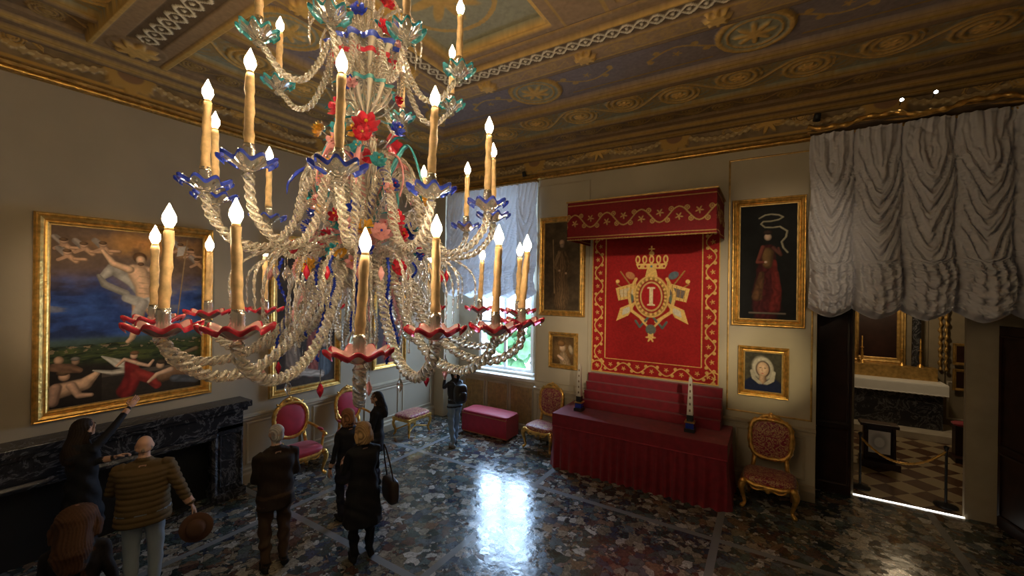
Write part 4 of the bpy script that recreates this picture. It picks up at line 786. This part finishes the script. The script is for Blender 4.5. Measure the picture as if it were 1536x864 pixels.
# ------------------------------------------------------------------ people
def ik(a,b,l1,l2,pole):
    a,b=np.array(a,float),np.array(b,float); d=b-a; L=np.linalg.norm(d); 
    if L>(l1+l2)*.995: b=a+d/L*(l1+l2)*.995; d=b-a; L=np.linalg.norm(d)
    x=(l1*l1-l2*l2+L*L)/(2*L); h=math.sqrt(max(l1*l1-x*x,0)); n=d/L; p=np.array(pole,float); p=nrm(p-n*np.dot(p,n)); return a+n*x+p*h,b
def hand(mb,w,f,n,side,col,s=1.0,curl=.5,point=False):
    f=nrm(f); n=nrm(np.array(n)-f*np.dot(n,f)); t=np.cross(f,n)*side
    R=np.stack([t,n,f],1); mt=M['skin']
    mb.ell(w+f*.045*s,(.040*s,.016*s,.052*s),mt,12,8,R=R,col=col,e=.8)
    for k,(o,l) in enumerate(((.027,.075),(.009,.083),(-.009,.077),(-.026,.06))):
        cu=curl if not(point and k==0) else .05
        b=w+f*.085*s+t*o*s; P=[b-f*.02*s]; d=f.copy(); q=b
        for seg,sl in enumerate((.42,.32,.26)):
            an=cu*(.6+.5*seg); d=nrm(f*math.cos(an*(seg+.6))-n*math.sin(an*(seg+.6))); P.append(q); q=q+d*l*sl*s
        P.append(q); mb.sweep(P,np.array([.009,.0085,.008,.0072,.006])*s,mt,7,col=col)
    b=w+f*.02*s+t*.032*s; mb.sweep([b-t*.01,b+(f*.6+t*.7)*.03*s,b+(f*.9+t*.4-n*.3)*.055*s,b+(f*1.1+t*.3-n*.4)*.072*s],np.array([.012,.010,.009,.007])*s,mt,7,col=col)
def person(name,pos,face,h,top=(.02,.02,.025),legs=(.02,.02,.03),hair=(.03,.02,.015),hstyle='short',skin=(.50,.30,.21),shoe=(.01,.01,.01),rh=None,lh=None,coat=.78,bulk=1.0,fem=False,puff=False,headturn=0,headpitch=0,skirt=1.0,stance=.10,point=None,step=0,hw=1.0):
    s=h/1.75; tmp=MB('tmp'); mt=M['skin']; sh=.195*(.90 if fem else 1)*bulk**.5; top=np.array(top)
    hipw=.088
    for sx in(-1,1):
        st=step*sx
        kp=A(sx*(hipw+stance)*.5+sx*.01,.03+st*.5,.50); an=A(sx*stance,-.01+st,.08)
        tmp.sweep(spline([A(sx*hipw,0,.93),kp,an],12),np.interp(np.linspace(0,1,12),[0,.5,.75,1],[.095,.066,.060,.046])*bulk**.4,mt,14,col=legs)
        tmp.ell(an+A(sx*.01,.05,-.035),(.045,.125,.045),mt,14,8,col=shoe,e=.8); tmp.ell(an+A(0,-.03,-.03),(.04,.045,.045),mt,12,8,col=shoe)
    tmp.loft([(.84,0,0,.15,.11),(.94,0,0,.165*(1.04 if fem else 1),.125),(1.0,0,0,.15,.11)],mt,col=legs)
    b=bulk; hem=coat; R=[(hem,0,-.0,.175*b*skirt,.135*b*skirt)]
    if hem<.85: R.append((.88,0,0,.175*b*(1+(skirt-1)*.3),.135*b))
    R+= [(1.0,0,0,.165*b,.125*b),(1.12,0,0,(.142 if fem else .16)*b,.112*b),(1.28,0,.005,.168*b,.125*b),(1.38,0,0,.185*b,.115*b),(1.435,0,-.005,sh*.86,.088),(1.475,0,-.01,sh*.55,.072),(1.505,0,-.005,.068,.064)]
    tmp.loft(R,mt,28,col=top,p=2.3)
    tmp.sweep([A(0,-.01,1.44),A(0,.0,1.52),A(0,.015,1.60)],[.062,.054,.052],mt,14,col=skin)
    tmp.sweep([A(0,-.012,1.475),A(0,-.005,1.515)],[.073,.066],mt,14,col=top*.9)
    ca,sa=math.cos(headturn),math.sin(headturn); cp,sp=math.cos(headpitch),math.sin(headpitch)
    Rh=np.array([[ca,-sa,0],[sa,ca,0],[0,0,1]])@np.array([[1,0,0],[0,cp,-sp],[0,sp,cp]]); hc=A(0,.02,1.645)
    H_=lambda x,y,z: hc+Rh@A(x,y,z)
    tmp.ell(H_(0,-.008,.018),(.074,.094,.088),mt,20,14,R=Rh,col=skin); tmp.ell(H_(0,.022,-.045),(.056,.066,.062),mt,16,10,R=Rh,col=skin)
    tmp.sweep([H_(0,.082,.022),H_(0,.100,-.012),H_(0,.086,-.022)],[.008,.014,.010],mt,8,col=skin)
    tmp.ell(H_(0,.080,-.055),(.024,.012,.009),mt,10,6,R=Rh,col=(.45,.18,.15)); tmp.ell(H_(0,.068,-.088),(.025,.02,.018),mt,10,6,R=Rh,col=skin)
    for sx in(-1,1): tmp.ell(H_(sx*.076,-.002,-.005),(.010,.022,.032),mt,10,8,R=Rh,col=skin)
    if hstyle=='short': tmp.ell(H_(0,-.018,.036),(.081,.096,.083),mt,20,12,R=Rh,col=hair); tmp.ell(H_(0,-.055,-.02),(.070,.052,.065),mt,16,10,R=Rh,col=hair)
    elif hstyle=='bald': tmp.sweep([H_(-.074,.0,-.005),H_(-.062,-.05,-.02),H_(0,-.092,-.025),H_(.062,-.05,-.02),H_(.074,0,-.005)],[.014,.024,.027,.024,.014],mt,10,col=hair)
    else:
        tmp.ell(H_(0,-.022,.038),(.088*hw,.102*hw,.086),mt,20,12,R=Rh,col=hair)
        for sx in(-1,1): tmp.sweep([H_(sx*.062*hw,-.0,.05),H_(sx*.080*hw,-.03,-.05),H_(sx*.075*hw,-.06,-.14)],[.03,.034*hw,.03*hw],mt,10,col=hair)
        if hstyle=='long': tmp.sweep([H_(0,-.05,.03),H_(0,-.085,-.08),A(0,-.115,1.42),A(0,-.135,1.28)],[.08*hw,.078*hw,.085*hw,.05*hw],mt,14,col=hair,flat=None)
        if hstyle=='bob': tmp.sweep([H_(0,-.04,.03),H_(0,-.07,-.06),H_(0,-.06,-.15)],[.08*hw,.078*hw,.055*hw],mt,14,col=hair)
        if hstyle=='pony': tmp.sweep([H_(0,-.10,.03),H_(0,-.15,.0),H_(0,-.15,-.10),H_(0,-.13,-.20)],[.03,.04,.036,.015],mt,10,col=hair)
    hands=[]
    for sx,tg in((1,rh),(-1,lh)):
        S=A(sx*sh*.88,-.005,1.41)
        if tg is None: tg=A(sx*(sh+.10*b),.03,.84)
        tg=np.array(tg,float); el,w=ik(S,tg,.285,.255,(sx*.25,-.6,-.5))
        P=[S+A(-sx*.03,0,.0),S,(S+el)/2,el,(el+w)/2,w]; rr=np.array([.060,.062,.054,.048,.042,.036])*b**.6*(.88 if fem else 1)
        tmp.sweep(P,rr,mt,14,col=top*.95); f=nrm(w-el); tmp.sweep([w-f*.03,w+f*.03],[.026,.024],mt,10,col=skin); hands.append((w+f*.02,f,sx))
    ob=tmp.build(); m=ob.modifiers.new('r','REMESH'); m.mode='VOXEL'; m.voxel_size=.0105; m2=ob.modifiers.new('s','SMOOTH'); m2.factor=.5; m2.iterations=4
    bpy.context.view_layer.update(); dg=bpy.context.evaluated_depsgraph_get(); me=bpy.data.meshes.new_from_object(ob.evaluated_get(dg))
    V0=np.concatenate(tmp.V); C0_=np.concatenate(tmp.C); kd=kdtree.KDTree(len(V0))
    for i,v in enumerate(V0): kd.insert(v,i)
    kd.balance(); n=len(me.vertices); V=np.zeros(n*3); me.vertices.foreach_get('co',V); V=V.reshape(-1,3); Nn=np.zeros(n*3); me.vertices.foreach_get('normal',Nn); Nn=Nn.reshape(-1,3)
    idx=np.array([kd.find(v)[1] for v in V]); C=C0_[idx]
    cloth=(np.abs(C-np.array(top)).sum(1)<.12*(np.array(top).sum()+.02)); 
    if puff: V=V+Nn*((np.abs(np.sin(V[:,2]*PI/.062))**.6-.6)*.016*cloth)[:,None]
    fold=.008*np.sin(V[:,0]*38+6*np.sin(V[:,2]*9)+V[:,1]*20)*np.clip(1.3-V[:,2],0,1)+.006*np.sin(V[:,2]*31+V[:,0]*14+3*np.sin(V[:,1]*12))
    V=V+Nn*(fold*(V[:,2]<1.48)*(.3 if puff else 1))[:,None]
    hm=(np.abs(C-np.array(hair)).sum(1)<.004)&(V[:,2]>1.2); st=np.sin(V[:,0]*260+V[:,1]*160+4*np.sin(V[:,2]*22)); V=V+Nn*(.0035*st*hm)[:,None]; C=C*(1+.35*(st*hm))[:,None]
    F=np.array([list(p.vertices) for p in me.polygons if len(p.vertices)==4])
    out=MB(name); rz=math.atan2(face[1],face[0])-PI/2; out.at((*pos,0),rz,sc=s); out.add(V,F,mt,True,C)
    for sx in(-1,1):
        out.ell(H_(sx*.030,.080,.014),(.013,.008,.007),mt,8,6,R=Rh,col=(.8,.78,.75)); out.ell(H_(sx*.030,.087,.014),(.006,.003,.006),mt,8,6,R=Rh,col=(.05,.03,.02)); out.sweep([H_(sx*.016,.086,.034),H_(sx*.045,.078,.036)],.004,mt,6,col=np.array(hair)*.8)
    for w,f,sx in hands: hand(out,w,f,(sx*.7,-.3,.4) if abs(f[2])<.7 else (sx,0,.0),-sx if abs(f[2])<.7 else sx,skin,1.0,.12 if point==sx else .45,point==sx)
    bpy.data.objects.remove(ob); o=out.build(); return o
def tw(Mx,p): return Mx[:3,:3]@np.array(p,float)+Mx[:3,3]
def tl(Mx,p): return np.linalg.inv(Mx[:3,:3])@(np.array(p,float)-Mx[:3,3])
def LM(pos,face,h):
    rz=math.atan2(face[1],face[0])-PI/2; c,q=math.cos(rz),math.sin(rz); m=np.eye(4); m[:3,:3]=np.array([[c,-q,0],[q,c,0],[0,0,1]])*h/1.75; m[:3,3]=(*pos,0); return m
P,Fc=(-7.02,1.50),(-.35,.94); m=LM(P,Fc,1.84)
person('tour_guide_woman',P,Fc,1.84,top=(.012,.012,.015),legs=(.012,.012,.015),hair=(.022,.014,.010),hstyle='long',rh=tl(m,(-7.08,2.02,1.98)),lh=tl(m,(-6.80,1.72,1.36)),fem=True,coat=.55,skirt=1.25,headpitch=.1,point=1)
P,Fc=(-6.0,1.78),(-.90,.42); m=LM(P,Fc,1.76); hatp=A(-5.68,2.14,.88)
person('bald_man',P,Fc,1.76,top=(.105,.068,.028),legs=(.26,.31,.36),hair=(.22,.17,.13),hstyle='bald',skin=(.52,.31,.22),rh=tl(m,hatp),lh=tl(m,(-6.42,1.66,1.08)),bulk=1.42,puff=True,coat=.80,headpitch=.12)
mb=MB('brown_felt_hat'); d=nrm(A(.88,-.47,.1)); a=nrm(np.cross(d,A(0,0,1))); mb.at(tuple(hatp+A(.08,.0,-.20)),R=np.stack([a,np.cross(d,a),d],1))
hm=simple('felt',(.10,.045,.025),.9); mb.lathe([(.001,.10),(.05,.10),(.085,.08),(.092,.02),(.10,0),(.16,-.005),(.165,.0),(.16,.008),(.10,.012)],(0,0,0),hm,30); mb.build()
P,Fc=(-5.15,2.80),(-.97,.22); m=LM(P,Fc,1.76)
person('grey_haired_man',P,Fc,1.76,top=(.022,.014,.010),legs=(.06,.035,.02),hair=(.42,.40,.38),hstyle='short',skin=(.5,.31,.23),rh=(.16,.24,1.08),lh=(-.14,.26,1.10),bulk=1.2,coat=.78,headturn=.15)
P,Fc=(-4.40,3.50),(-.93,.35); m=LM(P,Fc,1.74)
person('blonde_woman',P,Fc,1.74,top=(.010,.010,.012),legs=(.012,.012,.014),hair=(.32,.20,.09),hstyle='bob',rh=(.12,.30,1.12),lh=(-.16,.32,1.16),fem=True,coat=.48,skirt=1.30,bulk=1.08,headpitch=-.15,hw=1.08)
mb=MB('leather_handbag'); c=tw(m,(.36,-.02,.80)); mb.at(tuple(c),math.atan2(.35,-.93)); mb.ell((0,0,0),(.19,.07,.16),M['leather'],24,12,e=.5,e2=.5)
mb.sweep(spline([(-.12,0,.12),(-.09,.05,.40),(.0,.09,.62),(.09,.05,.40),(.12,0,.12)],30),.010,M['leather'],8); mb.build()
P,Fc=(-5.75,4.85),(-.7,-.6)
person('dark_haired_woman',P,Fc,1.66,top=(.010,.010,.012),legs=(.02,.02,.03),hair=(.012,.009,.008),hstyle='long',rh=(.12,.28,1.15),lh=(-.16,.3,1.16),fem=True,coat=.70)
P,Fc=(-5.36,3.98),(-.9,.1)
person('auburn_haired_woman',P,Fc,1.64,top=(.012,.012,.015),legs=(.02,.02,.03),hair=(.22,.10,.045),hstyle='bob',fem=True,coat=.62,skirt=1.1,hw=1.1)
P,Fc=(-5.88,7.10),(-.90,.30); m=LM(P,Fc,1.72)
person('photographer_woman',P,Fc,1.72,top=(.022,.022,.026),legs=(.17,.24,.33),hair=(.015,.010,.008),hstyle='pony',shoe=(.2,.2,.2),rh=(.10,.27,1.50),lh=(-.07,.31,1.50),fem=True,coat=.88,step=.12)
mb=MB('handheld_camera'); c=tw(m,(.02,.39,1.61)); mb.at(tuple(c),math.atan2(.30,-.90)-PI/2); mb.box((0,0,0),(.13,.06,.09),M['black']); mb.box((0,0,.055),(.05,.05,.03),M['black']); mb.lathe([(.03,0),(.034,.02),(.036,.12),(.03,.12),(.001,.11)],(0,.03,0),M['black'],16,R=[[1,0,0],[0,0,1],[0,-1,0]]); mb.build(bevel=.006)
mb=MB('backpack'); c=tw(m,(0,-.23,1.20)); mb.at(tuple(c),math.atan2(.30,-.90)-PI/2); mb.ell((0,0,0),(.15,.09,.21),M['black'],24,14,e=.55,e2=.6); mb.ell((0,-.07,-.05),(.11,.05,.11),M['black'],16,10,e=.6)
for sx in(-1,1): mb.sweep(spline([(sx*.09,.05,.17),(sx*.11,.16,.24),(sx*.12,.30,.12),(sx*.13,.28,-.08),(sx*.12,.08,-.16)],20),.016,M['black'],8)
mb.build()
P,Fc=(-4.72,.98),(-.9,.42)
person('brunette_woman',P,Fc,1.68,top=(.012,.010,.011),legs=(.015,.015,.02),hair=(.060,.026,.012),hstyle='long',fem=True,coat=.7,hw=1.5)
# ------------------------------------------------------------------ lighting
w=bpy.data.worlds.new('World'); SC.world=w; w.use_nodes=True; bg=w.node_tree.nodes['Background']; bg.inputs[0].default_value=(.46,.68,1,1); bg.inputs[1].default_value=22
pl_=bpy.data.lights.new('window_portal','AREA'); pl_.shape='RECTANGLE'; pl_.size=1.75; pl_.size_y=4.6; pl_.cycles.is_portal=True; po=bpy.data.objects.new('window_portal',pl_); CO.objects.link(po); po.location=(-5.90,T+.06,3.63); po.rotation_euler=(-PI/2,0,0)
S1=A(3.2,-1.9,6.0); S2=A(2.6,-1.9,6.0); S3=A(-1.0,-2.0,6.0)  # added spots behind the camera, out of view, brightening throne hanging and paintings
spot_fixture(S1,A(-2.0,8.4,2.9),2700,20,r=.08)
spot_fixture(S2,A(-.08,8.5,2.2),1900,9,(1,.82,.46)); spot_fixture(S2-A(.4,0,0),A(-.03,8.5,4.0),700,17); spot_fixture(S2-A(.8,0,0),A(-3.95,8.5,2.3),1100,13)
spot_fixture(S3,A(-7.8,2.2,3.1),900,20)
spot_fixture(A(1.62,8.15,6.33),A(1.3,6.5,5.0),0,40,k=.5); spot_fixture(A(1.98,8.15,6.36),A(1.7,6.0,5.0),0,40,k=.5); spot_fixture(A(.62,8.30,6.28),A(.5,9,5.5),0,40,k=.9,face=False); spot_fixture(A(-4.9,8.35,6.12),A(-5.0,9,5),0,40,k=.8,face=False)
l=bpy.data.lights.new('chapel_fill_light','POINT'); l.energy=75; l.color=(1,.75,.45); l.shadow_soft_size=.15; lo=bpy.data.objects.new('chapel_fill_light',l); lo.location=(2.6,12.8,3.6); CO.objects.link(lo)  # added point light without a fixture, brightens the chapel
ca=bpy.data.cameras.new('cam'); ca.lens=619.1/1536*36; ca.sensor_width=36; co=bpy.data.objects.new('camera',ca); CO.objects.link(co); SC.camera=co
yaw=math.radians(31.94); roll=math.radians(.73)
f=Vector((-math.sin(yaw),math.cos(yaw),-.0005)).normalized(); r=Vector((math.cos(yaw),math.sin(yaw),0)); u=r.cross(f); r2=r*math.cos(roll)+u*math.sin(roll); u2=-r*math.sin(roll)+u*math.cos(roll)
mt=Matrix.Identity(4)
for i in range(3): mt[i][0]=r2[i]; mt[i][1]=u2[i]; mt[i][2]=-f[i]
mt[2][3]=3.5; co.matrix_world=mt; ca.clip_start=.05
SC.view_settings.view_transform='Standard'; SC.view_settings.look='None'; SC.view_settings.exposure=0.0
